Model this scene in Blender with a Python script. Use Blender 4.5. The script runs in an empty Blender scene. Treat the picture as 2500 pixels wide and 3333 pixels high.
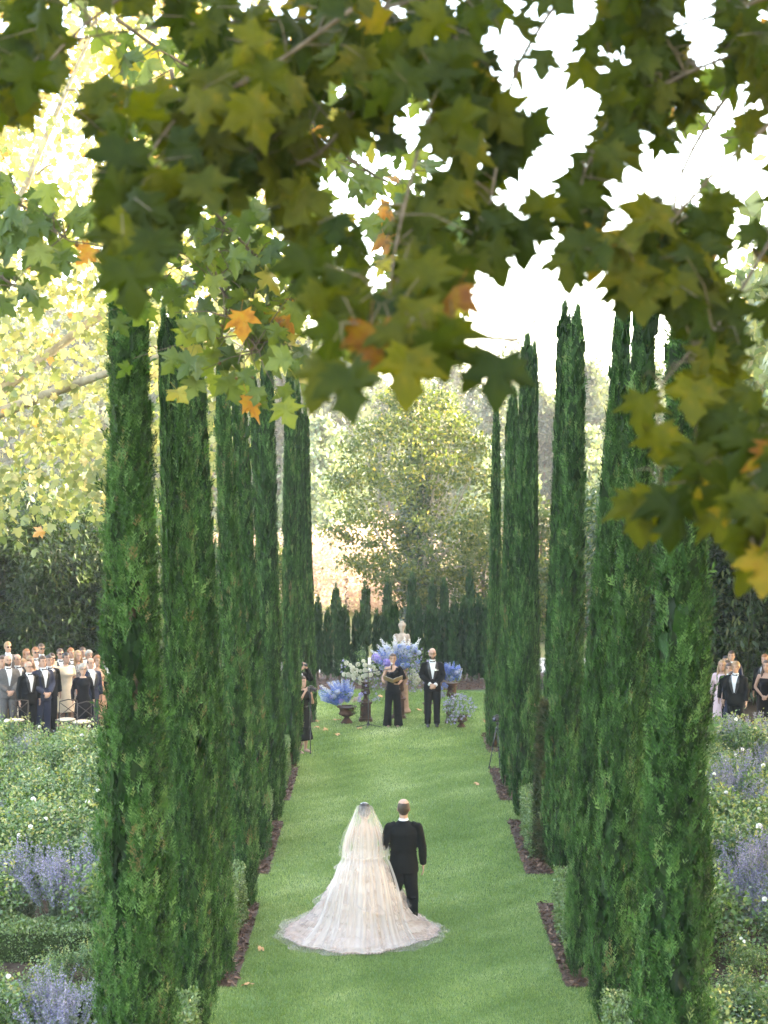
import bpy, math, random
import numpy as np
from mathutils import Vector, Matrix, Euler

random.seed(11)
RNG = np.random.default_rng(7)
SC = bpy.context.scene
COL = SC.collection

# ------------------------------------------------------------------ camera, sky, sun, exposure
F_PX, CAM_H, HORIZON = 4819.0, 5.93, 1532.0          # measured in photo pixels (2500 x 3333)
PITCH = math.atan((1666.5 - HORIZON) / F_PX)
cam_data = bpy.data.cameras.new('camera')
cam = bpy.data.objects.new('camera', cam_data)
COL.objects.link(cam)
cam.location = (0, 0, CAM_H)
cam.rotation_euler = (math.pi / 2 - PITCH, 0, 0)
cam_data.sensor_fit = 'HORIZONTAL'
cam_data.sensor_width = 41.5
cam_data.lens = F_PX / 2500.0 * 41.5
cam_data.clip_end = 2000
cam_data.dof.use_dof = True
cam_data.dof.focus_distance = 25.0
cam_data.dof.aperture_fstop = 4.0
SC.camera = cam

SUN_AZ, SUN_EL = math.radians(78), math.radians(29)   # azimuth from +Y towards +X
world = bpy.data.worlds.new('World')
SC.world = world
world.use_nodes = True
wn = world.node_tree
wn.nodes.clear()
sky = wn.nodes.new('ShaderNodeTexSky')
sky.sky_type = 'NISHITA'
sky.sun_disc = False
sky.sun_elevation = SUN_EL
sky.sun_rotation = SUN_AZ
sky.air_density = 1.0
sky.dust_density = 2.5
sky.ozone_density = 1.0
bg = wn.nodes.new('ShaderNodeBackground')
bg.inputs[1].default_value = 0.15
wo = wn.nodes.new('ShaderNodeOutputWorld')
wn.links.new(sky.outputs[0], bg.inputs[0])
wn.links.new(bg.outputs[0], wo.inputs[0])

sun_dir = Vector((math.sin(SUN_AZ) * math.cos(SUN_EL), math.cos(SUN_AZ) * math.cos(SUN_EL), math.sin(SUN_EL)))
sun_data = bpy.data.lights.new('sun', 'SUN')
sun_data.energy = 2.5
sun_data.angle = math.radians(0.5)
sun_data.color = (1.0, 0.90, 0.76)
sun = bpy.data.objects.new('sun', sun_data)
sun.rotation_euler = (-sun_dir).to_track_quat('-Z', 'Y').to_euler()
sun.location = (20, 20, 30)
COL.objects.link(sun)

SC.view_settings.view_transform = 'Standard'
SC.view_settings.look = 'None'
SC.view_settings.exposure = 4.2
SC.view_settings.gamma = 1.0
SC.view_settings.use_white_balance = True          # camera balanced for open shade
SC.view_settings.white_balance_temperature = 8500
SC.view_settings.white_balance_tint = 10
SC.cycles.max_bounces = 7
SC.cycles.diffuse_bounces = 3
SC.cycles.glossy_bounces = 2
SC.cycles.transmission_bounces = 5
SC.cycles.transparent_max_bounces = 14
SC.cycles.volume_bounces = 0
SC.cycles.sample_clamp_indirect = 6.0
SC.cycles.use_denoising = True

# ------------------------------------------------------------------ helpers
def W(px, py, d):
    """photo pixel + distance in metres along the garden -> point"""
    c, s = math.cos(PITCH), math.sin(PITCH)
    u, v = (px - 1250) / F_PX, -(py - 1666.5) / F_PX
    dx, dy, dz = u, c + v * s, -s + v * c
    k = d / dy
    return Vector((dx * k, d, CAM_H + dz * k))

def G(px, py, z=0.0):
    """photo pixel of a point standing at height z above the lawn"""
    c, s = math.cos(PITCH), math.sin(PITCH)
    u, v = (px - 1250) / F_PX, -(py - 1666.5) / F_PX
    dx, dy, dz = u, c + v * s, -s + v * c
    k = (z - CAM_H) / dz
    return Vector((dx * k, dy * k, z))

def nodes(name):
    m = bpy.data.materials.new(name)
    m.use_nodes = True
    nt = m.node_tree
    nt.nodes.clear()
    out = nt.nodes.new('ShaderNodeOutputMaterial')
    return m, nt, out

def N(nt, t, **kw):
    n = nt.nodes.new(t)
    for k, v in kw.items():
        setattr(n, k, v)
    return n

def ramp(nt, fac, stops):
    r = N(nt, 'ShaderNodeValToRGB')
    e = r.color_ramp.elements
    while len(e) < len(stops):
        e.new(0.5)
    for i, (p, c) in enumerate(stops):
        e[i].position = p
        e[i].color = (c[0], c[1], c[2], 1)
    nt.links.new(fac, r.inputs[0])
    return r.outputs[0]

def leaf_mat(name, stops, trans=0.35, rough=0.5, spec=0.3, tint=(1.0, 1.0, 0.5), noise=0.0, nscale=3.0, use='attr', rand=0.0):
    """foliage: colour from the per-leaf tone attribute (or the object's random), part of the light goes through"""
    m, nt, out = nodes(name)
    if use == 'attr':
        a = N(nt, 'ShaderNodeAttribute', attribute_name='tone').outputs['Fac']
    else:
        a = N(nt, 'ShaderNodeObjectInfo').outputs['Random']
    if noise:
        tc = N(nt, 'ShaderNodeTexCoord')
        nz = N(nt, 'ShaderNodeTexNoise')
        nz.inputs['Scale'].default_value = nscale
        nz.inputs['Detail'].default_value = 3
        nt.links.new(tc.outputs['Object'], nz.inputs['Vector'])
        mm = N(nt, 'ShaderNodeMath', operation='MULTIPLY_ADD')
        nt.links.new(nz.outputs[0], mm.inputs[0])
        mm.inputs[1].default_value = noise
        mm.inputs[2].default_value = -noise * 0.5
        ad = N(nt, 'ShaderNodeMath', operation='ADD')
        nt.links.new(a, ad.inputs[0])
        nt.links.new(mm.outputs[0], ad.inputs[1])
        a = ad.outputs[0]
    if rand:
        ob = N(nt, 'ShaderNodeObjectInfo')
        rm = N(nt, 'ShaderNodeMath', operation='MULTIPLY_ADD')
        nt.links.new(ob.outputs['Random'], rm.inputs[0])
        rm.inputs[1].default_value = rand
        rm.inputs[2].default_value = -rand * 0.5
        ra = N(nt, 'ShaderNodeMath', operation='ADD')
        nt.links.new(a, ra.inputs[0])
        nt.links.new(rm.outputs[0], ra.inputs[1])
        a = ra.outputs[0]
    c = ramp(nt, a, stops)
    p = N(nt, 'ShaderNodeBsdfPrincipled')
    p.inputs['Roughness'].default_value = rough
    p.inputs['Specular IOR Level'].default_value = spec
    nt.links.new(c, p.inputs['Base Color'])
    if trans > 0:
        t = N(nt, 'ShaderNodeBsdfTranslucent')
        mx = N(nt, 'ShaderNodeMix', data_type='RGBA', blend_type='MULTIPLY')
        mx.inputs[0].default_value = 1.0
        nt.links.new(c, mx.inputs[6])
        mx.inputs[7].default_value = (tint[0] * 1.6, tint[1] * 1.6, tint[2] * 1.6, 1)
        nt.links.new(mx.outputs[2], t.inputs['Color'])
        ms = N(nt, 'ShaderNodeMixShader')
        ms.inputs[0].default_value = trans
        nt.links.new(p.outputs[0], ms.inputs[1])
        nt.links.new(t.outputs[0], ms.inputs[2])
        nt.links.new(ms.outputs[0], out.inputs[0])
    else:
        nt.links.new(p.outputs[0], out.inputs[0])
    return m

def plain(name, col, rough=0.6, spec=0.3, metal=0.0, var=0.0, scale=8.0, bump=0.0, col2=None, coord='Object', sheen=0.0):
    m, nt, out = nodes(name)
    p = N(nt, 'ShaderNodeBsdfPrincipled')
    p.inputs['Roughness'].default_value = rough
    p.inputs['Specular IOR Level'].default_value = spec
    p.inputs['Metallic'].default_value = metal
    if sheen:
        p.inputs['Sheen Weight'].default_value = sheen
    p.inputs['Base Color'].default_value = (*col, 1)
    if var or col2 or bump:
        tc = N(nt, 'ShaderNodeTexCoord')
        nz = N(nt, 'ShaderNodeTexNoise')
        nz.inputs['Scale'].default_value = scale
        nz.inputs['Detail'].default_value = 5
        nz.inputs['Roughness'].default_value = 0.65
        nt.links.new(tc.outputs[coord], nz.inputs['Vector'])
        if col2:
            c = ramp(nt, nz.outputs[0], [(0.35, col), (0.65, col2)])
            nt.links.new(c, p.inputs['Base Color'])
        elif var:
            lo = tuple(x * (1 - var) for x in col)
            hi = tuple(min(1, x * (1 + var)) for x in col)
            c = ramp(nt, nz.outputs[0], [(0.3, lo), (0.7, hi)])
            nt.links.new(c, p.inputs['Base Color'])
        if bump:
            b = N(nt, 'ShaderNodeBump')
            b.inputs['Strength'].default_value = bump
            b.inputs['Distance'].default_value = 0.02
            nt.links.new(nz.outputs[0], b.inputs['Height'])
            nt.links.new(b.outputs[0], p.inputs['Normal'])
    nt.links.new(p.outputs[0], out.inputs[0])
    return m

def veil_mat(name, col, opacity, streak=0.0, scale=(1, 1, 1)):
    """thin net: part of the light passes straight through between the threads"""
    m, nt, out = nodes(name)
    tr = N(nt, 'ShaderNodeBsdfTransparent')
    df = N(nt, 'ShaderNodeBsdfDiffuse')
    df.inputs[0].default_value = (*col, 1)
    tl = N(nt, 'ShaderNodeBsdfTranslucent')
    tl.inputs[0].default_value = (*col, 1)
    a = N(nt, 'ShaderNodeMixShader')
    a.inputs[0].default_value = 0.45
    nt.links.new(df.outputs[0], a.inputs[1])
    nt.links.new(tl.outputs[0], a.inputs[2])
    b = N(nt, 'ShaderNodeMixShader')
    b.inputs[0].default_value = opacity
    if streak:
        at = N(nt, 'ShaderNodeAttribute', attribute_name='tone')
        mm = N(nt, 'ShaderNodeMath', operation='MULTIPLY_ADD')
        nt.links.new(at.outputs['Fac'], mm.inputs[0])
        mm.inputs[1].default_value = streak
        mm.inputs[2].default_value = opacity - streak * 0.5
        mm.use_clamp = True
        nt.links.new(mm.outputs[0], b.inputs[0])
    nt.links.new(tr.outputs[0], b.inputs[1])
    nt.links.new(a.outputs[0], b.inputs[2])
    nt.links.new(b.outputs[0], out.inputs[0])
    return m

def mesh_np(name, V, T, mat=None, tone=None, smooth=False, quads=False):
    V = np.asarray(V, dtype=np.float32).reshape(-1, 3)
    T = np.asarray(T, dtype=np.int32)
    k = T.shape[1]
    me = bpy.data.meshes.new(name)
    me.vertices.add(len(V))
    me.vertices.foreach_set('co', V.ravel())
    me.loops.add(T.size)
    me.loops.foreach_set('vertex_index', T.ravel())
    me.polygons.add(len(T))
    me.polygons.foreach_set('loop_start', np.arange(0, T.size, k, dtype=np.int32))
    me.polygons.foreach_set('loop_total', np.full(len(T), k, dtype=np.int32))
    if smooth:
        me.polygons.foreach_set('use_smooth', np.ones(len(T), dtype=bool))
    if tone is not None:
        at = me.attributes.new('tone', 'FLOAT', 'POINT')
        at.data.foreach_set('value', np.asarray(tone, dtype=np.float32))
    me.update(calc_edges=True)
    if mat:
        me.materials.append(mat)
    return me

def mesh_py(name, V, Fc, mat=None, smooth=False):
    me = bpy.data.meshes.new(name)
    me.from_pydata([tuple(v) for v in V], [], [tuple(f) for f in Fc])
    if smooth:
        me.polygons.foreach_set('use_smooth', [True] * len(me.polygons))
    me.update()
    if mat:
        me.materials.append(mat)
    return me

def obj(name, me, parent=None, loc=None, rot=None, scale=None):
    o = bpy.data.objects.new(name, me)
    COL.objects.link(o)
    if parent is not None:
        o.parent = parent
    if loc is not None:
        o.location = loc
    if rot is not None:
        o.rotation_euler = rot
    if scale is not None:
        o.scale = scale if hasattr(scale, '__len__') else (scale,) * 3
    return o

def thing(name, label, cat, loc=(0, 0, 0), rotz=0.0, group=None, scale=1.0):
    o = bpy.data.objects.new(name, None)
    o.empty_display_size = 0.2
    COL.objects.link(o)
    o.location = loc
    o.rotation_euler = (0, 0, rotz)
    o.scale = (scale,) * 3
    return tag(o, label, cat, group)

def tag(o, label, cat, group=None):
    o['label'] = label
    o['category'] = cat
    if group:
        o['group'] = group
    return o

def kind(o, k):
    o['kind'] = k
    return o

ONES = ['', 'first', 'second', 'third', 'fourth', 'fifth', 'sixth', 'seventh', 'eighth', 'ninth', 'tenth', 'eleventh', 'twelfth',
        'thirteenth', 'fourteenth', 'fifteenth', 'sixteenth', 'seventeenth', 'eighteenth', 'nineteenth', 'twentieth']
def ordinal(n):
    if n <= 20:
        return ONES[n]
    t = {2: ('twenty', 'twentieth'), 3: ('thirty', 'thirtieth'), 4: ('forty', 'fortieth'), 5: ('fifty', 'fiftieth'), 6: ('sixty', 'sixtieth'), 7: ('seventy', 'seventieth')}[n // 10]
    return t[1] if n % 10 == 0 else t[0] + '-' + ONES[n % 10]
ORD = [ordinal(i + 1) for i in range(70)]

class MB:
    """collects shapes into one mesh"""
    def __init__(s):
        s.V, s.F = [], []
    def add(s, V, Fc):
        o = len(s.V)
        s.V += [tuple(v) for v in V]
        s.F += [tuple(i + o for i in f) for f in Fc]
        return s
    def ring_loft(s, rings, n=16, cap=True):
        """rings: (cx, cy, cz, rx, ry) horizontal ellipses"""
        V, Fc = [], []
        for (cx, cy, cz, rx, ry) in rings:
            for i in range(n):
                a = 2 * math.pi * i / n
                V.append((cx + rx * math.cos(a), cy + ry * math.sin(a), cz))
        for k in range(len(rings) - 1):
            for i in range(n):
                j = (i + 1) % n
                Fc.append((k * n + i, k * n + j, (k + 1) * n + j, (k + 1) * n + i))
        if cap:
            Fc.append(tuple(range(n - 1, -1, -1)))
            Fc.append(tuple((len(rings) - 1) * n + i for i in range(n)))
        return s.add(V, Fc)
    def lathe(s, prof, n=20, c=(0, 0, 0)):
        return s.ring_loft([(c[0], c[1], c[2] + z, r, r) for (r, z) in prof], n)
    def tube(s, pts, rad, n=8, flat=1.0, cap=True):
        pts = [Vector(p) for p in pts]
        if not hasattr(rad, '__len__'):
            rad = [rad] * len(pts)
        V, Fc = [], []
        up = Vector((0.13, 0.21, 1)).normalized()
        prev = None
        for k, p in enumerate(pts):
            t = (pts[min(k + 1, len(pts) - 1)] - pts[max(k - 1, 0)])
            if t.length < 1e-6:
                t = Vector((0, 0, 1))
            t.normalize()
            if prev is None:
                a = t.cross(up)
                if a.length < 0.15:
                    a = t.cross(Vector((1, 0, 0)))
            else:
                a = prev - t * prev.dot(t)
            a.normalize()
            prev = a
            b = t.cross(a)
            for i in range(n):
                th = 2 * math.pi * i / n
                V.append(p + a * (rad[k] * math.cos(th)) + b * (rad[k] * flat * math.sin(th)))
        for k in range(len(pts) - 1):
            for i in range(n):
                j = (i + 1) % n
                Fc.append((k * n + i, k * n + j, (k + 1) * n + j, (k + 1) * n + i))
        if cap:
            Fc.append(tuple(range(n - 1, -1, -1)))
            Fc.append(tuple((len(pts) - 1) * n + i for i in range(n)))
        return s.add(V, Fc)
    def ball(s, c, r, n=12, m=8):
        if not hasattr(r, '__len__'):
            r = (r, r, r)
        V, Fc = [], []
        for k in range(1, m):
            ph = math.pi * k / m
            for i in range(n):
                a = 2 * math.pi * i / n
                V.append((c[0] + r[0] * math.sin(ph) * math.cos(a), c[1] + r[1] * math.sin(ph) * math.sin(a), c[2] + r[2] * math.cos(ph)))
        V.append((c[0], c[1], c[2] + r[2]))
        V.append((c[0], c[1], c[2] - r[2]))
        t, b = len(V) - 2, len(V) - 1
        for i in range(n):
            j = (i + 1) % n
            Fc.append((t, i, j))
            Fc.append((b, (m - 2) * n + j, (m - 2) * n + i))
            for k in range(m - 2):
                Fc.append((k * n + i, (k + 1) * n + i, (k + 1) * n + j, k * n + j))
        return s.add(V, Fc)
    def box(s, c, h, rz=0.0, bevel=0.0):
        co, si = math.cos(rz), math.sin(rz)
        V = []
        for (x, y, z) in ((-1, -1, -1), (1, -1, -1), (1, 1, -1), (-1, 1, -1), (-1, -1, 1), (1, -1, 1), (1, 1, 1), (-1, 1, 1)):
            X, Y = x * h[0], y * h[1]
            V.append((c[0] + X * co - Y * si, c[1] + X * si + Y * co, c[2] + z * h[2]))
        return s.add(V, [(3, 2, 1, 0), (4, 5, 6, 7), (0, 1, 5, 4), (1, 2, 6, 5), (2, 3, 7, 6), (3, 0, 4, 7)])
    def mesh(s, name, mat, smooth=True):
        return mesh_py(name, s.V, s.F, mat, smooth)
    def obj(s, name, mat, parent=None, smooth=True, **kw):
        return obj(name, s.mesh(name, mat, smooth), parent, **kw)

def spline(pts, n=6):
    """smooth polyline through points"""
    P = [Vector(p) for p in pts]
    out = []
    for i in range(len(P) - 1):
        a, b, c, d = P[max(i - 1, 0)], P[i], P[i + 1], P[min(i + 2, len(P) - 1)]
        for k in range(n):
            t = k / n
            out.append(0.5 * ((2 * b) + (c - a) * t + (2 * a - 5 * b + 4 * c - d) * t * t + (3 * b - a - 3 * c + d) * t ** 3))
    out.append(P[-1])
    return out

def frames(T, Nn):
    """rotation matrices with Y along T, Z near Nn (arrays n x 3)"""
    T = T / np.linalg.norm(T, axis=1, keepdims=True)
    X = np.cross(T, Nn)
    X /= np.linalg.norm(X, axis=1, keepdims=True) + 1e-9
    Z = np.cross(X, T)
    return np.stack([X, T, Z], axis=2)

def scatter(tv, tt, P, R, S, tone=None, tjit=0.0):
    """copies a small template mesh to many places; returns V, T, tone"""
    tv = np.asarray(tv, float)
    tt = np.asarray(tt, int)
    n, k = len(P), len(tv)
    S = np.asarray(S, float)
    if S.ndim == 1:
        S = S[:, None] * np.ones((1, 3))
    L = tv[None, :, :] * S[:, None, :]
    V = np.einsum('nij,nkj->nki', R, L) + P[:, None, :]
    T = tt[None, :, :] + (np.arange(n) * k)[:, None, None]
    if tone is None:
        tone = RNG.random(n)
    tn = np.repeat(tone, k)
    return V.reshape(-1, 3), T.reshape(-1, tt.shape[1]), tn

def rand_unit(n):
    v = RNG.normal(size=(n, 3))
    return v / np.linalg.norm(v, axis=1, keepdims=True)

def merge(parts):
    Vs, Ts, ts, o = [], [], [], 0
    for (v, t, tn) in parts:
        Vs.append(v); Ts.append(t + o); ts.append(tn)
        o += len(v)
    return np.concatenate(Vs), np.concatenate(Ts), np.concatenate(ts)

class Noise3:
    """cheap smooth noise: sum of random sine waves"""
    def __init__(s, seed, scale=1.0, n=14):
        r = np.random.default_rng(seed)
        s.k = r.normal(size=(n, 3)) * scale
        s.p = r.random(n) * 6.283
        s.n = n
    def __call__(s, P):
        return np.sin(np.asarray(P) @ s.k.T + s.p).sum(axis=1) / math.sqrt(s.n)

# simple leaf templates (Y = along the leaf)
LEAF4 = (np.array([(0, 0, 0), (0.32, 0.45, 0.06), (0, 1, -0.05), (-0.32, 0.45, 0.06), (0, 0.5, 0)]), np.array([(0, 1, 4), (1, 2, 4), (2, 3, 4), (3, 0, 4)]))
LEAF2 = (np.array([(0, 0, 0), (0.3, 0.5, 0.05), (0, 1, 0), (-0.3, 0.5, 0.05)]), np.array([(0, 1, 2), (0, 2, 3)]))
BLADE = (np.array([(-0.5, 0, 0), (0.5, 0, 0), (0, 1, 0)]), np.array([(0, 1, 2)]))
LANCE = (np.array([(0, 0, 0), (0.09, 0.35, 0.02), (0, 1, -0.12), (-0.09, 0.35, 0.02)]), np.array([(0, 1, 2), (0, 2, 3)]))

def plane_leaf(seed, curl=0.25, wav=0.05):
    """five-lobed toothed leaf, base at origin, tip towards +Y, with its stalk"""
    r = random.Random(seed)
    half = [(0.03, 0.0), (0.20, -0.08), (0.40, -0.13), (0.33, 0.02), (0.50, 0.05), (0.40, 0.16), (0.54, 0.28), (0.72, 0.47),
            (0.50, 0.44), (0.40, 0.50), (0.23, 0.44), (0.26, 0.60), (0.35, 0.70), (0.21, 0.74), (0.13, 0.90)]
    right = [(x * r.uniform(0.92, 1.08), y + r.uniform(-0.03, 0.03)) for x, y in half]
    left = [(-x * r.uniform(0.92, 1.08), y + r.uniform(-0.03, 0.03)) for x, y in half]
    out = right + [(r.uniform(-0.04, 0.04), 1.06)] + left[::-1]
    cx, cy = 0.0, 0.30
    a, b = r.uniform(-1, 1), r.uniform(-1, 1)
    def z(x, y):
        return -curl * (abs(x) ** 1.5) * (1 + 0.5 * a) - curl * 0.8 * (y - 0.3) * abs(y - 0.3) + wav * math.sin(7 * x + 3 * a) * math.cos(6 * y + 4 * b)
    V = [(cx, cy, 0.02)]
    n = len(out)
    for (x, y) in out:                       # inner ring
        X, Y = cx + (x - cx) * 0.5, cy + (y - cy) * 0.5
        V.append((X, Y, z(X, Y) + 0.015 * (1 if abs(X) > 0.05 else -1)))
    for (x, y) in out:
        V.append((x, y, z(x, y)))
    T = []
    for i in range(n):
        j = (i + 1) % n
        T.append((0, 1 + i, 1 + j))
        T.append((1 + i, 1 + n + i, 1 + n + j))
        T.append((1 + i, 1 + n + j, 1 + j))
    k = len(V)                               # stalk
    sx = r.uniform(-0.08, 0.08)
    V += [(-0.012, 0.02, 0), (0.012, 0.02, 0), (0, 0.02, 0.02), (sx - 0.010, -0.42, 0.03), (sx + 0.010, -0.42, 0.03), (sx, -0.42, 0.05)]
    T += [(k, k + 1, k + 4), (k, k + 4, k + 3), (k + 1, k + 2, k + 5), (k + 1, k + 5, k + 4), (k + 2, k, k + 3), (k + 2, k + 3, k + 5)]
    return np.array(V), np.array(T)

# ------------------------------------------------------------------ materials of the garden
M_GRASS = leaf_mat('grass_blades', [(0.0, (0.075, 0.135, 0.026)), (0.4, (0.175, 0.25, 0.075)), (0.75, (0.30, 0.365, 0.165)), (1.0, (0.44, 0.48, 0.31))], trans=0.3, rough=0.45, spec=0.45)
M_LAWN = plain('lawn_soil_green', (0.06, 0.11, 0.03), 0.9, 0.1, col2=(0.10, 0.165, 0.055), scale=3.0)
M_SOIL = plain('bed_soil', (0.035, 0.026, 0.018), 0.95, 0.1, col2=(0.07, 0.05, 0.035), scale=9, bump=0.6)
M_CHIP = leaf_mat('bark_chips', [(0.0, (0.035, 0.018, 0.011)), (0.5, (0.10, 0.05, 0.03)), (0.85, (0.20, 0.11, 0.07)), (1.0, (0.34, 0.20, 0.12))], trans=0, rough=0.7)
M_DRY = plain('dry_field', (0.20, 0.17, 0.075), 0.95, 0.1, col2=(0.12, 0.14, 0.05), scale=0.35)
M_GRAVEL = plain('pale_gravel', (0.42, 0.38, 0.34), 0.9, 0.1, col2=(0.55, 0.51, 0.47), scale=30, bump=0.5)
M_HILL = plain('hill_ground', (0.07, 0.09, 0.04), 0.95, 0.1, col2=(0.11, 0.12, 0.05), scale=0.1)
M_BOX = leaf_mat('box_leaves', [(0.0, (0.04, 0.085, 0.02)), (0.5, (0.085, 0.145, 0.04)), (0.85, (0.15, 0.22, 0.075)), (1.0, (0.22, 0.24, 0.10))], trans=0.2, rough=0.32, spec=0.55)
M_BOXCORE = plain('box_inner_twigs', (0.03, 0.045, 0.015), 0.9, 0.1, var=0.4, scale=20)
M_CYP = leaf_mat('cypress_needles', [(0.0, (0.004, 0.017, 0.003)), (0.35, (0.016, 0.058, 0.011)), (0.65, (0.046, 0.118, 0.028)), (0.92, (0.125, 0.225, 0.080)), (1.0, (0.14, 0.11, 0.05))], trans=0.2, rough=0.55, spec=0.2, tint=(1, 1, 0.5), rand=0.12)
M_CYPB = leaf_mat('cypress_dying', [(0.0, (0.022, 0.045, 0.014)), (0.45, (0.05, 0.065, 0.024)), (0.8, (0.10, 0.085, 0.045)), (1.0, (0.16, 0.12, 0.07))], trans=0.1, rough=0.6)
M_CYPY = leaf_mat('young_cypress_needles', [(0.0, (0.010, 0.032, 0.009)), (0.5, (0.026, 0.072, 0.020)), (0.9, (0.062, 0.13, 0.042)), (1.0, (0.14, 0.085, 0.04))], trans=0.15, rough=0.6, spec=0.15)
M_BARK = plain('bark', (0.10, 0.07, 0.05), 0.9, 0.1, col2=(0.19, 0.14, 0.10), scale=12, bump=0.6)
M_PBARK = plain('plane_bark', (0.22, 0.19, 0.14), 0.85, 0.2, col2=(0.36, 0.33, 0.26), scale=5, bump=0.3)
M_ROSE = leaf_mat('rose_leaves', [(0.0, (0.020, 0.050, 0.015)), (0.5, (0.062, 0.125, 0.036)), (0.85, (0.145, 0.225, 0.075)), (1.0, (0.25, 0.24, 0.08))], trans=0.3, rough=0.35, spec=0.5)
M_SAGE = leaf_mat('sage_stems', [(0.0, (0.07, 0.11, 0.06)), (0.6, (0.14, 0.19, 0.115)), (1.0, (0.22, 0.26, 0.17))], trans=0.25, rough=0.6)
M_LAV = leaf_mat('sage_flowers', [(0.0, (0.12, 0.115, 0.24)), (0.5, (0.20, 0.19, 0.33)), (1.0, (0.31, 0.29, 0.42))], trans=0.3, rough=0.7)
M_WHITE = plain('white_petals', (0.82, 0.80, 0.74), 0.6, 0.2, var=0.06)
M_PLANE = leaf_mat('plane_leaves_far', [(0.0, (0.08, 0.12, 0.045)), (0.45, (0.19, 0.22, 0.09)), (0.75, (0.36, 0.33, 0.16)), (0.92, (0.46, 0.36, 0.17)), (1.0, (0.45, 0.20, 0.07))], trans=0.45, rough=0.35, spec=0.5, tint=(1.0, 0.98, 0.62))
M_TREE = leaf_mat('ash_leaves', [(0.0, (0.028, 0.052, 0.016)), (0.5, (0.07, 0.10, 0.028)), (0.85, (0.17, 0.175, 0.055)), (1.0, (0.28, 0.22, 0.075))], trans=0.45, rough=0.4, spec=0.35)
M_IVY = leaf_mat('ivy_leaves', [(0.0, (0.012, 0.03, 0.010)), (0.6, (0.03, 0.065, 0.02)), (1.0, (0.07, 0.12, 0.045))], trans=0.15, rough=0.3, spec=0.5)
M_BAM = leaf_mat('bamboo_leaves', [(0.0, (0.010, 0.026, 0.005)), (0.5, (0.026, 0.056, 0.012)), (0.85, (0.07, 0.115, 0.03)), (1.0, (0.16, 0.17, 0.06))], trans=0.35, rough=0.4, spec=0.4)
M_CANE = plain('bamboo_canes', (0.03, 0.038, 0.012), 0.5, 0.4, var=0.3)
M_FAR = leaf_mat('far_leaves_hazed', [(0.0, (0.05, 0.075, 0.05)), (0.5, (0.085, 0.115, 0.075)), (1.0, (0.16, 0.175, 0.11))], trans=0.3, rough=0.5)  # part of the distance haze is put into this greyed leaf colour
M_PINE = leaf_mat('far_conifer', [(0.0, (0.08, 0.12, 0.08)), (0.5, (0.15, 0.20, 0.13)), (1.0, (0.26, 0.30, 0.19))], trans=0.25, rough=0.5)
M_RUST = leaf_mat('autumn_leaves', [(0.0, (0.36, 0.27, 0.22)), (0.5, (0.52, 0.43, 0.38)), (1.0, (0.66, 0.58, 0.52))], trans=0.4, rough=0.6, tint=(1, 0.9, 0.75))

# ------------------------------------------------------------------ ground
def sheet(name, x0, x1, y0, y1, z, mat):
    return obj(name, mesh_py(name, [(x0, y0, z), (x1, y0, z), (x1, y1, z), (x0, y1, z)], [(0, 1, 2, 3)], mat))
kind(sheet('ground', -600, 600, -60, 900, -0.05, M_DRY), 'structure')
kind(sheet('lawn', -4.6, 5.0, 6, 40.3, -0.006, M_LAWN), 'structure')
kind(sheet('garden_bed_soil', -16, -2.5, 6, 31.2, 0.002, M_SOIL), 'structure')
kind(sheet('garden_bed_soil', 2.8, 16, 6, 31.2, 0.002, M_SOIL), 'structure')
kind(sheet('gravel_path', -14, 14, 43.4, 46.8, 0.0, M_GRAVEL), 'structure')
kind(sheet('terrace_gravel', -16, -4.7, 31.3, 40.3, -0.004, M_SOIL), 'structure')
kind(sheet('terrace_gravel', 5.1, 16, 31.3, 40.3, -0.004, M_SOIL), 'structure')

BEDS = [(11.6, 15.3), (16.85, 20.15), (21.6, 24.9), (26.45, 29.35)]
XL, XR = -1.70, 2.09

def grass_ok(P):
    x, y = P[:, 0], P[:, 1]
    inrow = ((x < XL + 0.02 * np.sin(y * 9)) | (x > XR + 0.02 * np.sin(y * 8)))
    ok = np.ones(len(P), bool)
    for a, b in BEDS:
        ok &= ~(inrow & (y > a) & (y < b))
    ok &= ~((y < 30.6) & ((x < -2.55) | (x > 2.85)))
    ok &= ~((y > 39.3 + 0.8 * np.cos(x * 0.5)))
    return ok

def make_grass():
    parts = []
    for (x0, x1, y0, y1, dens, w, h) in ((-2.6, 2.9, 9.5, 13.2, 2200, 0.006, 0.036), (-2.6, 2.9, 13.2, 20, 5000, 0.0045, 0.036), (-2.6, 2.9, 20, 30.6, 3000, 0.0065, 0.038), (-4.4, 4.8, 30.6, 40.2, 1450, 0.0095, 0.042)):
        n = int((x1 - x0) * (y1 - y0) * dens)
        P = np.stack([RNG.uniform(x0, x1, n), RNG.uniform(y0, y1, n), np.full(n, -0.006)], 1)
        P = P[grass_ok(P)]
        n = len(P)
        a = RNG.uniform(0, 6.283, n)
        lean = RNG.uniform(0.1, 0.9, n)
        T = np.stack([np.cos(a) * lean, np.sin(a) * lean, np.ones(n)], 1)
        Nn = rand_unit(n)
        n1, n2 = Noise3(3, 1.3), Noise3(4, 5.0)
        tone = np.clip(0.42 + 0.20 * n1(P) + 0.11 * n2(P) + RNG.normal(0, 0.17, n), 0, 1)
        S = np.stack([RNG.uniform(0.7, 1.3, n) * w * 1.3, RNG.uniform(0.6, 1.25, n) * h, np.ones(n)], 1)
        parts.append(scatter(*BLADE, P, frames(T, Nn), S, tone))
    V, T, tn = merge(parts)
    o = obj('grass', mesh_np('grass', V, T, M_GRASS, tn))
    kind(o, 'stuff')
    tag(o, 'short mown green grass of the aisle lawn', 'grass')
make_grass()

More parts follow.
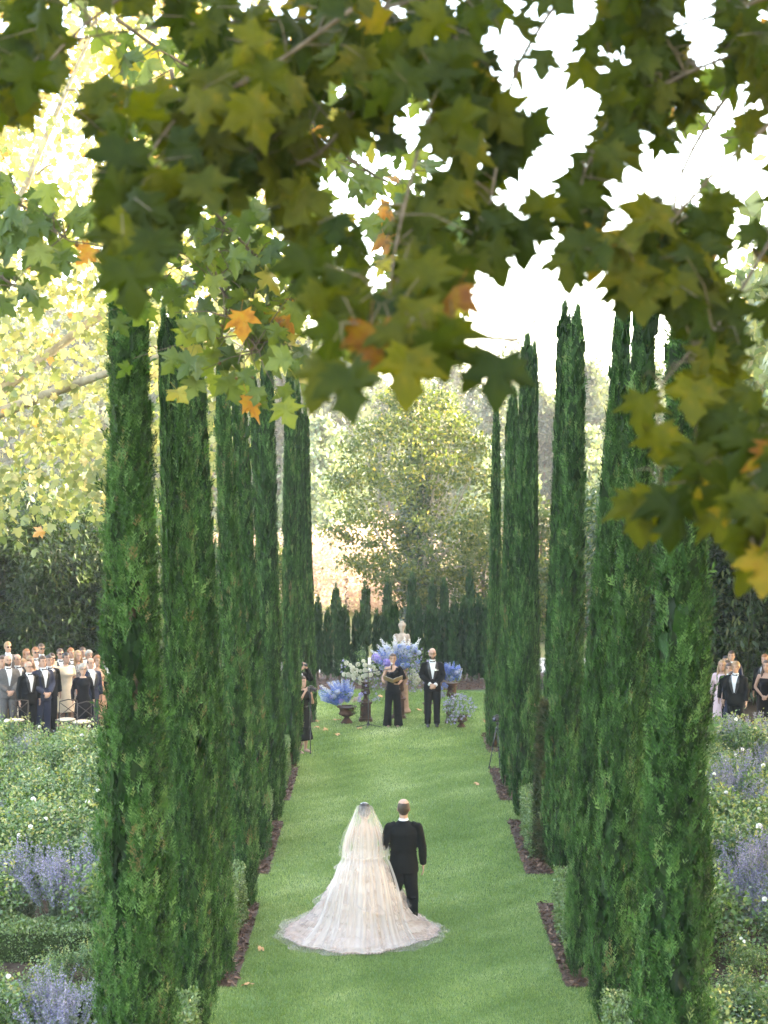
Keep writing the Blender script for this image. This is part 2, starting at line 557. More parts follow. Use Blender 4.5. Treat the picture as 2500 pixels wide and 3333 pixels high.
CHIP = (np.array([(-0.5, -0.16, 0), (0.5, -0.1, 0), (0.42, 0.16, 0.02), (-0.4, 0.14, 0.03), (-0.5, -0.16, -0.1), (0.5, -0.1, -0.1)]), np.array([(0, 1, 2), (0, 2, 3), (4, 5, 1), (4, 1, 0)]))
def mulch(name, x0, x1, y0, y1, label, n=None, wob=0.0):
    n = n or int((x1 - x0) * (y1 - y0) * 620)
    P = np.stack([RNG.uniform(x0, x1, n), RNG.uniform(y0, y1, n), RNG.uniform(0.005, 0.045, n)], 1)
    T = rand_unit(n); T[:, 2] *= 0.35
    Z = rand_unit(n) * 0.55 + np.array([0, 0, 1])
    chips = scatter(*CHIP, P, frames(T, Z), RNG.uniform(0.03, 0.10, n), np.clip(RNG.beta(1.6, 2.4, n), 0, 1))
    base = (np.array([(x0, y0, 0.006), (x1, y0, 0.006), (x1, y1, 0.006), (x0, y1, 0.006)]), np.array([(0, 1, 2), (0, 2, 3)]), np.full(4, 0.15))
    V, T, tn = merge([base, chips])
    o = obj('mulch_bed', mesh_np('mulch_bed', V, T, M_CHIP, tn))
    kind(o, 'stuff')
    tag(o, label, 'mulch')
for i, (a, b) in enumerate(BEDS):
    w = ['nearest', 'second', 'third', 'fourth'][i]
    mulch('mulch', -2.62, XL, a, b, 'brown bark mulch strip under the left cypresses, %s from the front' % w)
    mulch('mulch', XR, 2.95, a, b, 'brown bark mulch strip under the right cypresses, %s from the front' % w)
mulch('mulch', -2.5, XL - 0.05, 31.4, 35.2, 'brown bark mulch under the farthest left cypresses', 900)
mulch('mulch', XR + 0.1, 3.0, 31.0, 33.2, 'brown bark mulch under the farthest right cypresses', 600)
mulch('mulch', -9, 9.5, 39.9, 43.3, 'wide brown mulch and leaf litter bed behind the ceremony lawn', 7000)

# ------------------------------------------------------------------ clipped box hedges
def leafy_box(x, y, z, n, size=0.036, bumpy=0.03):
    """leaves over a clipped block (x, y, z full sizes, base at 0)"""
    A = np.array([y * z, y * z, x * z, x * z, x * y * 1.6])
    f = RNG.choice(5, n, p=A / A.sum())
    u, v = RNG.random(n), RNG.random(n)
    P = np.zeros((n, 3)); Nn = np.zeros((n, 3))
    for k in range(5):
        m = f == k
        if k < 2:
            P[m] = np.stack([np.full(m.sum(), (x / 2) * (1 if k == 0 else -1)), (u[m] - .5) * y, v[m] * z], 1); Nn[m] = (1 if k == 0 else -1, 0, 0)
        elif k < 4:
            P[m] = np.stack([(u[m] - .5) * x, np.full(m.sum(), (y / 2) * (1 if k == 2 else -1)), v[m] * z], 1); Nn[m] = (0, 1 if k == 2 else -1, 0)
        else:
            P[m] = np.stack([(u[m] - .5) * x, (v[m] - .5) * y, np.full(m.sum(), z)], 1); Nn[m] = (0, 0, 1)
    nz = Noise3(int(x * 1000 + y * 77), 6.0)
    P += Nn * (nz(P) * bumpy + RNG.normal(0, 0.012, n) - 0.02 * RNG.random(n))[:, None]
    P[:, 2] = np.maximum(P[:, 2], 0.01)
    T = rand_unit(n) + Nn * 0.7 + np.array([0, 0, 0.25])
    return scatter(*LEAF2, P, frames(T, Nn + rand_unit(n) * 0.8), RNG.uniform(0.7, 1.3, n) * size, np.clip(RNG.normal(0.5, 0.22, n), 0, 1))

def box_hedge(x0, x1, y0, y1, h, label, group=None, dens=1950):
    x, y = x1 - x0, y1 - y0
    t = thing('box_hedge', label, 'hedge', ((x0 + x1) / 2, (y0 + y1) / 2, 0), 0, group)
    area = x * y * 1.6 + 2 * h * (x + y)
    V, T, tn = leafy_box(x, y, h, int(area * dens))
    obj('foliage', mesh_np('box_foliage', V, T, M_BOX, tn), t)
    b = MB().box((0, 0, h / 2 - 0.03), (x / 2 - 0.05, y / 2 - 0.05, h / 2 - 0.03))
    b.obj('inner_twigs', M_BOXCORE, t, smooth=False)
    return t
LHED = [(13.3, 14.75), (17.75, 19.55), (22.9, 24.2), (27.3, 29.0)]
RHED = [(13.0, 14.7), (17.8, 19.4), (22.4, 24.3), (27.6, 28.85)]
for i, (a, b) in enumerate(LHED):
    box_hedge(-2.35, -1.86, a, b, 0.72, 'clipped box hedge block between the left cypresses, %s from the front' % ORD[i])
for i, (a, b) in enumerate(RHED):
    box_hedge(2.2 + 0.03 * i, 2.75, a, b, 0.72, 'clipped box hedge block between the right cypresses, %s from the front' % ORD[i])
box_hedge(-5.6, -2.95, 17.65, 18.2, 0.40, 'long low clipped box hedge crossing the left garden behind lavender', dens=1800)
box_hedge(-4.4, -2.9, 15.3, 15.8, 0.42, 'short low box hedge in the left garden nearest the camera', dens=1800)
box_hedge(3.1, 5.2, 15.2, 15.7, 0.42, 'short low box hedge in the right garden behind the nearest cypress', dens=1800)

# ------------------------------------------------------------------ cypresses
def sprig_template(seed, n=8):
    r = random.Random(seed)
    V, T = [], []
    V += [(-0.022, 0, 0), (0.022, 0, 0), (0, 1, 0)]
    T.append((0, 1, 2))
    for i in range(n):
        y0 = 0.05 + 0.72 * i / n
        s = 1 if i % 2 else -1
        a = math.radians(r.uniform(22, 42)) * s
        L = r.uniform(0.26, 0.42) * (1.05 - 0.5 * y0)
        dz = r.uniform(-0.16, 0.16)
        k = len(V)
        V += [(0, y0, 0), (L * math.sin(a) * 0.5 - 0.035 * s, y0 + L * 0.55, dz * 0.4), (L * math.sin(a), y0 + L * math.cos(a), dz), (L * math.sin(a) * 0.5 + 0.045 * s, y0 + L * 0.42, dz * 0.6)]
        T += [(k, k + 1, k + 2), (k, k + 2, k + 3)]
    return np.array(V), np.array(T)
SPRIG = sprig_template(2, 5)

CYP_T = np.array([0, .03, .08, .30, .42, .52, .64, .80, .93, .975, 1.0])
CYP_R = np.array([.62, .84, 1.0, .92, .78, .66, .55, .43, .31, .19, .04])
def cyp_profile(t, top=0.30):
    return np.interp(t, CYP_T, CYP_R)

def cypress_mesh(seed, H, R, clumps, per, ln, top=0.3, two=False, gap=None, mat=None, z0=0.06):
    nz = Noise3(seed, 1.0, 10)
    zc = z0 + (H - z0) * RNG.random(clumps) ** 0.92
    th = RNG.uniform(0, 6.283, clumps)
    # vertical flutes: radius changes with angle, slowly with height
    def rad(th, z):
        q = np.stack([np.cos(th) * 2.4, np.sin(th) * 2.4, z * 0.55], 1)
        q2 = np.stack([np.cos(th) * 6, np.sin(th) * 6, z * 2.2], 1)
        return R * cyp_profile(z / H, top) * (1 + 0.10 * nz(q) + 0.05 * nz(q2))
    rc = rad(th, zc) * RNG.uniform(0.80, 1.07, clumps)
    if gap is not None:                       # a bare patch that shows the trunk
        g0, g1, ga, gw = gap
        bare = (zc > g0) & (zc < g1) & (np.abs((th - ga + math.pi) % (2 * math.pi) - math.pi) < gw * np.sin((zc - g0) / (g1 - g0) * math.pi))
        keep = ~bare
        zc, th, rc = zc[keep], th[keep], rc[keep]
    n = len(zc)
    C = np.stack([rc * np.cos(th), rc * np.sin(th), zc], 1)
    Cn = np.clip(RNG.normal(0.42, 0.20, n), 0.03, 0.9)
    P = np.repeat(C, per, axis=0)
    out = np.repeat(np.stack([np.cos(th), np.sin(th), np.zeros(n)], 1), per, axis=0)
    tan = np.stack([-out[:, 1], out[:, 0], out[:, 2]], 1)
    m = len(P)
    sp = np.repeat(np.clip(rc, .08, None), per) * 0.135
    P = P + tan * (RNG.normal(0, 1, m) * sp)[:, None] + out * (RNG.normal(-0.1, .5, m) * sp)[:, None]
    P[:, 2] += RNG.normal(0, 0.12, m)
    P[:, 2] = np.clip(P[:, 2], z0 * 0.5, H + 0.1)
    up = np.stack([RNG.normal(0, 0.16, m), RNG.normal(0, 0.16, m), RNG.uniform(0.8, 1.1, m)], 1)
    T = up + out * RNG.uniform(0.05, 0.45, m)[:, None]
    Nn = out + rand_unit(m) * 0.8
    tone = np.clip(np.repeat(Cn, per) + RNG.normal(0, 0.16, m), 0, 0.97)
    tone[RNG.random(m) < 0.006] = 1.0
    tone[np.repeat(RNG.random(n) < 0.003, per)] = 1.0
    stray = np.where(RNG.random(m) < 0.012, 1.7, 1.0)
    T = T + out * (stray > 1.1)[:, None] * 0.5
    V, F, tn = scatter(*SPRIG, P, frames(T, Nn), RNG.uniform(0.7, 1.35, m) * ln * stray, tone)
    # inner mass: darker toned needles, shade between clumps put into their colour
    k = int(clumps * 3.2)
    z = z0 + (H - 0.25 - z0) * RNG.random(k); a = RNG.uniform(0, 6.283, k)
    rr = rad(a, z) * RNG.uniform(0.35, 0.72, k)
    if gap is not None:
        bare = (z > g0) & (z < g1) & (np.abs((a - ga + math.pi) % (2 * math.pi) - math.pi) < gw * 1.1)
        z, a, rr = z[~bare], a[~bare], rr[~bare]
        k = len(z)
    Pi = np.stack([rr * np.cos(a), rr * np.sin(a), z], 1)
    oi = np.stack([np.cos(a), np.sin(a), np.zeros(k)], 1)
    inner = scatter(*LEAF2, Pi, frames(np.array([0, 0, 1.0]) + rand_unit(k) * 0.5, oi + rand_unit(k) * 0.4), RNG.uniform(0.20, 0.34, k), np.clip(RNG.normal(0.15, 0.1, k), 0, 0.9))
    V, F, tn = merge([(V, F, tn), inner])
    return mesh_np('cypress_foliage', V, F, mat or M_CYP, tn)

def trunk_mesh(H, r0, r1, mat, seed=0, name='trunk'):
    r = random.Random(seed)
    pts = [(r.uniform(-.03, .03), r.uniform(-.03, .03), H * k / 8) for k in range(9)]
    rad = [r0 + (r1 - r0) * k / 8 for k in range(9)]
    rad[0] *= 1.3
    return MB().tube(pts, rad, 9).mesh(name, mat)

TRUNK = trunk_mesh(7.4, 0.085, 0.015, M_BARK)
CY = [cypress_mesh(21, 8.0, 0.40, 760, 26, 0.136, 0.34),
      cypress_mesh(22, 8.0, 0.36, 760, 26, 0.136, 0.40),
      cypress_mesh(23, 8.0, 0.31, 620, 24, 0.135, 0.44)]
CYR = [.40, .36, .31]
CY_GAP = cypress_mesh(24, 9.6, 0.40, 980, 25, 0.136, 0.33, gap=(4.2, 5.7, -math.pi / 2 + 0.25, 0.5))
CY_BROWN = cypress_mesh(25, 8.0, 0.24, 380, 16, 0.22, 0.5, mat=M_CYPB)

def cypress(label, xb, d, xt, yt, mi, w=1.0, me=None, Hm=8.0, group='cypress rows beside the aisle', leaders=1):
    """xb: photo x at the foot, d: distance, (xt, yt): photo position of the top"""
    x = (xb - 1250) * d / F_PX
    top = W(xt, yt, d)
    H = top.z
    t = thing('cypress_tree', label, 'cypress', (x, d, 0), random.uniform(0, 6.28) if me is None else 0, group)
    lean = Vector((top.x - x, 0, H))
    q = Vector((0, 0, 1)).rotation_difference(lean.normalized())
    t.rotation_mode = 'QUATERNION'
    t.rotation_quaternion = q @ Euler((0, 0, random.uniform(0, 6.28) if me is None else 0)).to_quaternion()
    k = H / Hm
    w = w / (CYR[mi] if me is None else .40)
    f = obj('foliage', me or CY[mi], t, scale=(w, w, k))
    obj('trunk', TRUNK, t, scale=(1, 1, k))
    if leaders == 2:
        f2 = obj('second_leader', CY[2], t, loc=(0.14, 0.05, 0.0), scale=(0.6 * w, 0.6 * w, k * 0.985))
    return t

ROWL = [(442, 12.75, 412, 600, 0, 0.31), (628, 15.25, 572, 1020, 0, 0.260), (694, 17.1, 628, 1075, 1, 0.240), (788, 20.0, 722, 1185, 1, 0.220),
        (835, 22.4, 776, 1250, 2, 0.215), (878, 24.9, 868, 1140, 1, 0.225), (897, 26.5, 822, 1225, 2, 0.185), (944, 29.6, 944, 1205, 1, 0.200),
        (985, 33.5, 968, 1275, 1, 0.190), (1008, 34.8, 993, 1345, 2, 0.165)]
ROWR = [(2190, 12.7, 2250, 745, 0, 0.340), (1998, 15.5, 2098, 995, 0, 0.280), (1905, 17.2, 2030, 990, 1, 0.230), (1838, 21.7, 1878, 1040, 1, 0.260),
        (1798, 22.9, 1838, 1022, 2, 0.195), (1710, 25.3, 1716, 1125, 0, 0.260), (1662, 27.6, 1672, 1290, 1, 0.195), (1652, 29.7, 1660, 1330, 2, 0.165), (1608, 31.6, 1616, 1340, 1, 0.165)]
for i, r in enumerate(ROWL):
    lab = '%s dark green columnar cypress from the front in the left row' % ORD[i]
    if i == 0:
        cypress('largest dark cypress at front left with a bare patch showing its trunk', *r, me=CY_GAP, Hm=9.6)
    else:
        cypress(lab, *r, leaders=2 if i == 1 else 1)
for i, r in enumerate(ROWR):
    lab = '%s dark green columnar cypress from the front in the right row' % ORD[i]
    if i == 0:
        lab = 'widest dark cypress at front right, partly behind hanging plane leaves'
    cypress(lab, *r, leaders=2 if i == 5 else 1)
x = (1770 - 1250) * 22.6 / F_PX
t = thing('cypress_tree', 'short browning twiggy cypress behind the third right box hedge', 'cypress', (x, 22.4, 0), 0.4, 'cypress rows beside the aisle')
obj('foliage', CY_BROWN, t, scale=(0.7, 0.7, 0.30)); obj('trunk', TRUNK, t, scale=(0.5, 0.5, 0.29))

# young cypress row behind the ceremony
YC = [cypress_mesh(31 + i, 2.0, 0.21, 130, 9, 0.14, 0.45, mat=M_CYPY, z0=0.12) for i in range(2)]
YT = trunk_mesh(1.7, 0.03, 0.008, M_BARK, 3)
yx = [1035, 1066, 1106, 1124, 1158, 1178, 1226, 1250, 1282, 1338, 1362, 1396, 1420, 1452, 1478, 1510, 1536, 1560, 1582]
for i, px in enumerate(yx):
    d = 41.6 + random.uniform(-0.3, 0.5)
    t = thing('young_cypress', '%s young dark cypress from the left in the row behind the flowers' % ORD[i], 'cypress', ((px - 1250) * d / F_PX, d, 0), random.uniform(0, 6.3), 'young cypress row behind the flowers')
    k = random.uniform(0.9, 1.12)
    obj('foliage', YC[i % 2], t, scale=(k * .78, k * .78, k)); obj('trunk', YT, t, scale=(1, 1, k))
for i, px in enumerate([1092, 1190, 1262, 1340, 1408, 1446, 1530]):
    d = 49 + random.uniform(-0.8, 1.2)
    t = thing('young_cypress', '%s taller dark cypress from the left in the second row behind the statue' % ORD[i], 'cypress', ((px - 1250) * d / F_PX, d, 0), random.uniform(0, 6.3), 'taller cypresses in the second row')
    k = random.uniform(1.0, 1.25)
    obj('foliage', YC[i % 2], t, scale=(0.9, 0.9, k)); obj('trunk', YT, t, scale=(1, 1, k))

# ------------------------------------------------------------------ roses and sage in the side gardens
def rose_mesh(seed, n=2100, R=0.52, H=0.95):
    C = rand_unit(46) * np.array([R, R, H * 0.42]) * (RNG.random(46) ** 0.35)[:, None] + np.array([0, 0, H * 0.5])
    i = RNG.choice(46, n)
    P = C[i] + RNG.normal(0, 0.105, (n, 3))
    P[:, 2] = np.abs(P[:, 2]) + 0.02
    # long shoots above the mass
    sh, ts = [], []
    for k in range(9):
        b = np.array([random.uniform(-R, R) * 0.8, random.uniform(-R, R) * 0.8, H * 0.7]); L = random.uniform(0.2, 0.5)
        dr = np.array([random.uniform(-.3, .3), random.uniform(-.3, .3), 1.0])
        for j in range(13):
            sh.append(b + dr * L * j / 12 + np.random.default_rng(k * 50 + j).normal(0, 0.035, 3)); ts.append(0.75 + 0.3 * random.random())
    sh = np.array(sh)
    P = np.concatenate([P, sh])
    tone = np.concatenate([np.clip(RNG.normal(0.48, 0.2, n) + 0.15 * (P[:n, 2] / H - 0.5), 0, 0.98), np.clip(ts, 0, 1)])
    m = len(P)
    T = rand_unit(m) + np.array([0, 0, 0.15])
    Nn = rand_unit(m) * 0.7 + np.array([0, -0.1, 0.8])
    V, F, tn = scatter(*LEAF4, P, frames(T, Nn), RNG.uniform(0.042, 0.085, m), tone)
    return mesh_np('rose_foliage', V, F, M_ROSE, tn)
def stems_mesh(seed, H, n, spread, mat):
    r = random.Random(seed); b = MB()
    for k in range(n):
        a, s = r.uniform(0, 6.28), r.uniform(0.1, spread)
        b.tube([(0.05 * math.cos(a), 0.05 * math.sin(a), 0), (s * 0.6 * math.cos(a), s * 0.6 * math.sin(a), H * 0.5), (s * math.cos(a), s * math.sin(a), H * r.uniform(0.8, 1.0))], [0.008, 0.006, 0.003], 4)
    return b.mesh('stems', mat, False)
def bloom_mesh(seed, mat, r0=0.045, n=26):
    k = np.arange(n); ph = np.arccos(1 - 1.25 * (k + .5) / n); th = k * 2.39996
    D = np.stack([np.sin(ph) * np.cos(th), np.sin(ph) * np.sin(th), np.cos(ph)], 1)
    V, F, tn = scatter(np.array([(-.42, 0, 0), (.42, 0, 0), (.5, .7, .12), (0, 1, .05), (-.5, .7, .12)]), np.array([(0, 1, 2), (0, 2, 3), (0, 3, 4)]), D * r0 * 0.2, frames(D + rand_unit(n) * .12, rand_unit(n)), np.full(n, r0), RNG.random(n))
    return mesh_np('bloom', V, F, mat, tn)
M_STEM = plain('green_stem', (0.10, 0.15, 0.05), 0.6)
ROSE = [rose_mesh(40 + i) for i in range(4)]
RSTEM = [stems_mesh(44 + i, 0.8, 9, 0.4, M_STEM) for i in range(2)]
BLOOM = bloom_mesh(1, M_WHITE, .034)

def sage_mesh(seed, n=64, H=1.1):
    r = random.Random(seed); sp, tsp, fl = [], [], []
    stem = MB(); Pf, Tf, Pl, Tl = [], [], [], []
    for k in range(n):
        a, s = r.uniform(0, 6.28), r.uniform(0.05, 0.75) * H * 0.85
        h = H * r.uniform(0.7, 1.05) * (1 - 0.25 * s / H)
        p = [Vector((0.08 * math.cos(a), 0.08 * math.sin(a), 0)), Vector((s * 0.55 * math.cos(a), s * 0.55 * math.sin(a), h * 0.6)), Vector((s * math.cos(a + .1), s * math.sin(a + .1), h))]
        stem.tube(p, [0.004, 0.003, 0.002], 3, cap=False)
        for j in range(20):
            t = 0.42 + 0.58 * j / 20
            q = p[0] * (1 - t) ** 2 + p[1] * 2 * t * (1 - t) * 1.0 + p[2] * t * t
            Pf += [q + Vector((r.gauss(0, .011), r.gauss(0, .011), r.gauss(0, .011))) for _ in range(3)]
        for j in range(9):
            t = 0.1 + 0.6 * r.random()
            q = p[0] * (1 - t) ** 2 + p[1] * 2 * t * (1 - t) + p[2] * t * t
            Pl.append(q)
    Pf, Pl = np.array(Pf), np.array(Pl)
    m = len(Pf)
    V, F, tn = scatter(*LEAF2, Pf, frames(rand_unit(m) + np.array([0, 0, .5]), rand_unit(m)), RNG.uniform(0.016, 0.034, m))
    me_f = mesh_np('sage_flowers', V, F, M_LAV, tn)
    m = len(Pl)
    V2, F2, tn2 = scatter(*LEAF2, Pl, frames(rand_unit(m) + np.array([0, 0, .3]), rand_unit(m)), RNG.uniform(0.05, 0.08, m))
    sv, sf = np.array(stem.V), []
    for f in stem.F:
        sf += [(f[0], f[1], f[2]), (f[0], f[2], f[3])]
    V, F, tn = merge([(V2, F2, tn2), (sv, np.array(sf), np.full(len(sv), 0.6))])
    return me_f, mesh_np('sage_stems', V, F, M_SAGE, tn)
SAGE = [sage_mesh(60), sage_mesh(61)]

def rose(x, y, k, side, fl, row, col):
    t = thing('rose_bush', '%s white rose bush from the outer edge in row %s of the %s garden bed' % (ordinal(col), row, side) if False else 'white rose bush, %s from the left in the %s row of the %s bed' % (ordinal(col), ordinal(row), side), 'rose bush', (x, y, 0), random.uniform(0, 6.3), 'rose bushes in the %s garden bed' % side, k)
    obj('foliage', random.choice(ROSE), t); obj('stems', random.choice(RSTEM), t)
    for j in range(fl):
        a, r_ = random.uniform(0, 6.28), random.uniform(0.1, 0.5)
        obj('flower', BLOOM, t, loc=(r_ * math.cos(a), r_ * math.sin(a), random.uniform(0.75, 1.1)), rot=(random.uniform(-.8, .8), random.uniform(-.8, .8), 0), scale=random.uniform(0.8, 1.3))
def sage(x, y, k, label):
    t = thing('sage_plant', label, 'lavender plant', (x, y, 0), random.uniform(0, 6.3), 'lavender coloured sage plants', k)
    f, s = random.choice(SAGE)
    obj('flower_spikes', f, t); obj('stems', s, t)
sages = [(-4.75, 19.3, 1.0), (-3.75, 19.5, 1.1), (-4.2, 18.9, 1.05), (-3.15, 14.4, 0.85), (-3.5, 15.1, 0.8), (-6.9, 28.5, 0.8), (-7.6, 27, .9), (-3.4, 20.4, .95), (-6.2, 23, .8),
         (5.6, 24.4, 1.0), (6.2, 25.3, 1.05), (6.0, 23.5, 0.95), (4.7, 19.2, 1.0), (5.1, 20.0, 1.05), (4.9, 18.4, .85), (6.9, 29.2, 1.0), (7.5, 29.5, 1.0), (7.9, 28.2, 1.0), (7.2, 27.6, .8)]
for sgn, side in ((-1, 'left'), (1, 'right')):
    for i, (sx, sy, k) in enumerate(sorted([q for q in sages if q[0] * sgn > 0], key=lambda q: q[1])):
        sage(sx, sy, k, 'lavender blue flowering sage clump, %s from the front in the %s garden bed' % (ORD[i], side))
def near_hedge(x, y):
    return (abs(y - 17.95) < 0.55 and -5.7 < x < -2.9) or (abs(y - 15.55) < 0.45 and -4.5 < x < 5.3)
y, row = 13.4, 0
while y < 30.6:
    row += 1
    half = 0.26 * y + 1.0
    for side, x0, x1 in (('left', -half, -2.95), ('right', 3.25, half)):
        x, colm = x0, 0
        while x < x1:
            X, Y = x + random.uniform(-.2, .2), y + random.uniform(-.2, .2)
            if X > -2.9 and X < 3.2 or near_hedge(X, Y) or any((X - a) ** 2 + (Y - b) ** 2 < (0.55 * k) ** 2 for a, b, k in sages):
                x += 0.75
                continue
            colm += 1
            rose(X, Y, random.uniform(0.72, 1.05) * (0.5 if 15.9 < y < 17.6 else 0.85 if y < 16 else 1.0), side, random.choice([0, 0, 0, 0, 1, 2]) if side == 'left' else random.choice([0, 0, 1, 2, 3]), row, colm)
            x += 0.75
    y += 0.72

# ------------------------------------------------------------------ bamboo, plane trees and the woods behind
def bamboo_mesh(seed, H, R, n):
    r = random.Random(seed); canes = MB(); C = []
    for k in range(16):
        a, s = r.uniform(0, 6.28), R * math.sqrt(r.random())
        h = H * r.uniform(0.75, 1.05)
        b = Vector((s * math.cos(a), s * math.sin(a), 0)); tip = b + Vector((r.uniform(-.6, .6), r.uniform(-.6, .6), h))
        mid = (b + tip) / 2 + Vector((0, 0, h * 0.06))
        canes.tube([b, mid, tip], [0.018, 0.015, 0.005], 5)
        for j in range(14):
            t = 0.12 + 0.88 * j / 13
            q = b * (1 - t) ** 2 + mid * 2 * t * (1 - t) + tip * t * t
            C.append(q + Vector((r.gauss(0, .22), r.gauss(0, .22), r.gauss(0, .1))))
    C = np.array(C); i = RNG.choice(len(C), n)
    P = C[i] + RNG.normal(0, 0.17, (n, 3))
    P[:, 2] = np.abs(P[:, 2])
    o = P - np.array([0, 0, H / 2]); o[:, 2] = 0
    T = rand_unit(n) * 0.8 + o / (np.linalg.norm(o, axis=1, keepdims=True) + .1) * 0.6 + np.array([0, 0, -0.45])
    ct = np.clip(RNG.normal(0.45, 0.2, len(C)), 0, .9)
    V, F, tn = scatter(*LANCE, P, frames(T, np.array([0, 0, 1.0]) + rand_unit(n) * .6), np.stack([RNG.uniform(1.0, 1.5, n) * .30, RNG.uniform(.7, 1.3, n) * .21, np.full(n, .2)], 1), np.clip(ct[i] + RNG.normal(0, .13, n), 0, 1))
    return mesh_np('bamboo_foliage', V, F, M_BAM, tn), canes.mesh('canes', M_CANE)
BAM = [bamboo_mesh(70 + i, 4.8, 1.0, 9500) for i in range(3)]
def bamboo(x, y, k, label, group):
    t = thing('bamboo_clump', label, 'bamboo', (x, y, 0), random.uniform(0, 6.3), group, k)
    f, c = random.choice(BAM)
    obj('foliage', f, t); obj('canes', c, t)
for i, (x, y, k) in enumerate([(-13.2, 39.5, 1.05), (-11.6, 38.6, 1.0), (-10.2, 39.4, 1.1), (-8.8, 38.5, 0.98), (-7.5, 39.3, 1.02), (-6.3, 38.8, 0.95), (-5.2, 40.2, .85), (-12.4, 41, 1.2), (-9.6, 41.2, 1.2), (-7, 41.3, 1.1)]):
    bamboo(x, y, k, 'dense shaded bamboo clump behind the left guests, %s' % (ORD[i] + ' from the left in the front line' if i < 7 else ORD[i - 7] + ' from the left in the back line'), 'bamboo behind the left guests')
for i, (x, y, k) in enumerate([(6.5, 38.2, 1.0), (7.6, 38.9, 1.2), (8.8, 38.0, 1.15), (10.0, 38.8, 1.25), (11.2, 38.2, 1.3), (8.0, 41, 1.35), (9.8, 41.4, 1.4), (12.4, 39.4, 1.4)]):
    bamboo(x, y, k, 'leafy green bamboo clump behind the right guests, %s' % (ORD[i] + ' from the left in the front line' if i < 5 else ORD[i - 5] + ' from the left in the back line'), 'bamboo behind the right guests')

PL_LOW = (np.array([(0, 0.3, 0.02), (0, 0, 0), (0.42, -0.1, -.05), (0.40, 0.15, -.04), (0.68, 0.47, -.14), (0.31, 0.48, -.03), (0.32, 0.72, -.1), (0, 1.05, -.12),
                    (-0.32, 0.72, -.1), (-0.31, 0.48, -.03), (-0.68, 0.47, -.14), (-0.40, 0.15, -.04), (-0.42, -0.1, -.05)]),
          np.array([(0, i, i + 1) for i in range(1, 12)] + [(0, 12, 1)]))
LEAVES = [plane_leaf(80 + i, c) for i, c in enumerate((0.15, 0.35, 0.6, -0.3))]

def crown_points(n, cl, c, rad, zmin, sig=0.5, seed=0, shell=0.3):
    u = rand_unit(cl) * (RNG.random(cl) ** shell)[:, None] * np.array(rad) + np.array(c)
    u = u[u[:, 2] > zmin]
    i = RNG.choice(len(u), n)
    return u[i] + RNG.normal(0, sig, (n, 3)) * np.array([1, 1, 0.7]), i, u

def limb_mesh(base, targets, r0, mat, seed=0):
    """trunk and limbs reaching into the crown"""
    r = random.Random(seed); b = MB()
    base = Vector(base)
    fork = base + Vector((0.1, 0.1, targets[0][2] * 0.45 - base.z * 0.45 + 0.3))
    b.tube(spline([base, (base + fork) / 2 + Vector((r.uniform(-.15, .15), 0, 0)), fork], 4), [r0 * (1.25 - 0.35 * k / 8) for k in range(9)], 10)
    for t in targets:
        t = Vector(t); m = fork.lerp(t, 0.5) + Vector((r.uniform(-.4, .4), r.uniform(-.4, .4), r.uniform(0, .7)))
        p = spline([fork, m, t], 5)
        b.tube(p, [r0 * 0.55 * (1 - 0.85 * k / (len(p) - 1)) for k in range(len(p))], 6)
        for q in range(3):
            s = p[r.randrange(4, len(p))]; e = s + Vector((r.uniform(-1.2, 1.2), r.uniform(-1.2, 1.2), r.uniform(-.9, .7)))
            b.tube([s, (s + e) / 2 + Vector((0, 0, .15)), e], [r0 * .14, r0 * .1, r0 * .04], 5)
    return b.mesh('trunk', mat)

# big plane tree on the left, its crown high over the bamboo
PB = Vector((-9.8, 32.5, 0))
P, ci, cc = crown_points(17000, 620, (1.6, -0.6, 11.2), (7.2, 4.6, 7.2), 4.6, 0.42, shell=0.33)
P = P[P[:, 2] > 4.3 + 0.35 * np.sin(P[:, 0] * 2)]
n = len(P)
T = rand_unit(n) * 0.7 + np.array([0, -0.1, -0.75])
tone = np.clip(RNG.normal(0.5, 0.2, n) + 0.03 * (P[:, 2] - 9), 0, 1)  # tone falls towards the bottom: shade on the lower crown put into colour
V, F_, tn = scatter(*PL_LOW, P, frames(T, rand_unit(n) * .8 + np.array([0, -.6, .35])), RNG.uniform(0.13, 0.21, n), tone)
t = thing('plane_tree', 'large sunlit plane tree with yellowing leaves behind the left cypresses', 'plane tree', PB)
f = kind(obj('foliage', mesh_np('plane_foliage', V, F_, M_PLANE, tn), t), 'stuff')
obj('trunk', limb_mesh((0, 0, 0), [tuple(p) for p in cc[RNG.choice(len(cc), 16)]], 0.28, M_PBARK, 5), t)
PLM = [mesh_np('plane_leaf', *plane_leaf(90 + i, 0.3), M_PLANE, np.full(len(LEAVES[0][0]), tv)) for i, tv in enumerate((0.15, 0.35, 0.5, 0.65, 0.85, 0.98))]
front = [p for p in P if p[1] < -1.2 and -4.0 < p[0] < 7 and p[2] < 14]
for p in random.sample(front, min(290, len(front))):
    tt = Vector((random.gauss(0, .5), random.gauss(-.2, .4), -0.8)).normalized()
    nn = Vector((random.gauss(0, .5), -1, random.gauss(.4, .5)))
    X = tt.cross(nn).normalized(); Z = X.cross(tt)
    o = obj('leaf', random.choice(PLM), t)
    s = random.uniform(0.15, 0.22)
    o.matrix_local = Matrix.Translation(Vector(p) + Vector((0, -.25, 0))) @ Matrix((X, tt, Z)).transposed().to_4x4() @ Matrix.Scale(s, 4)

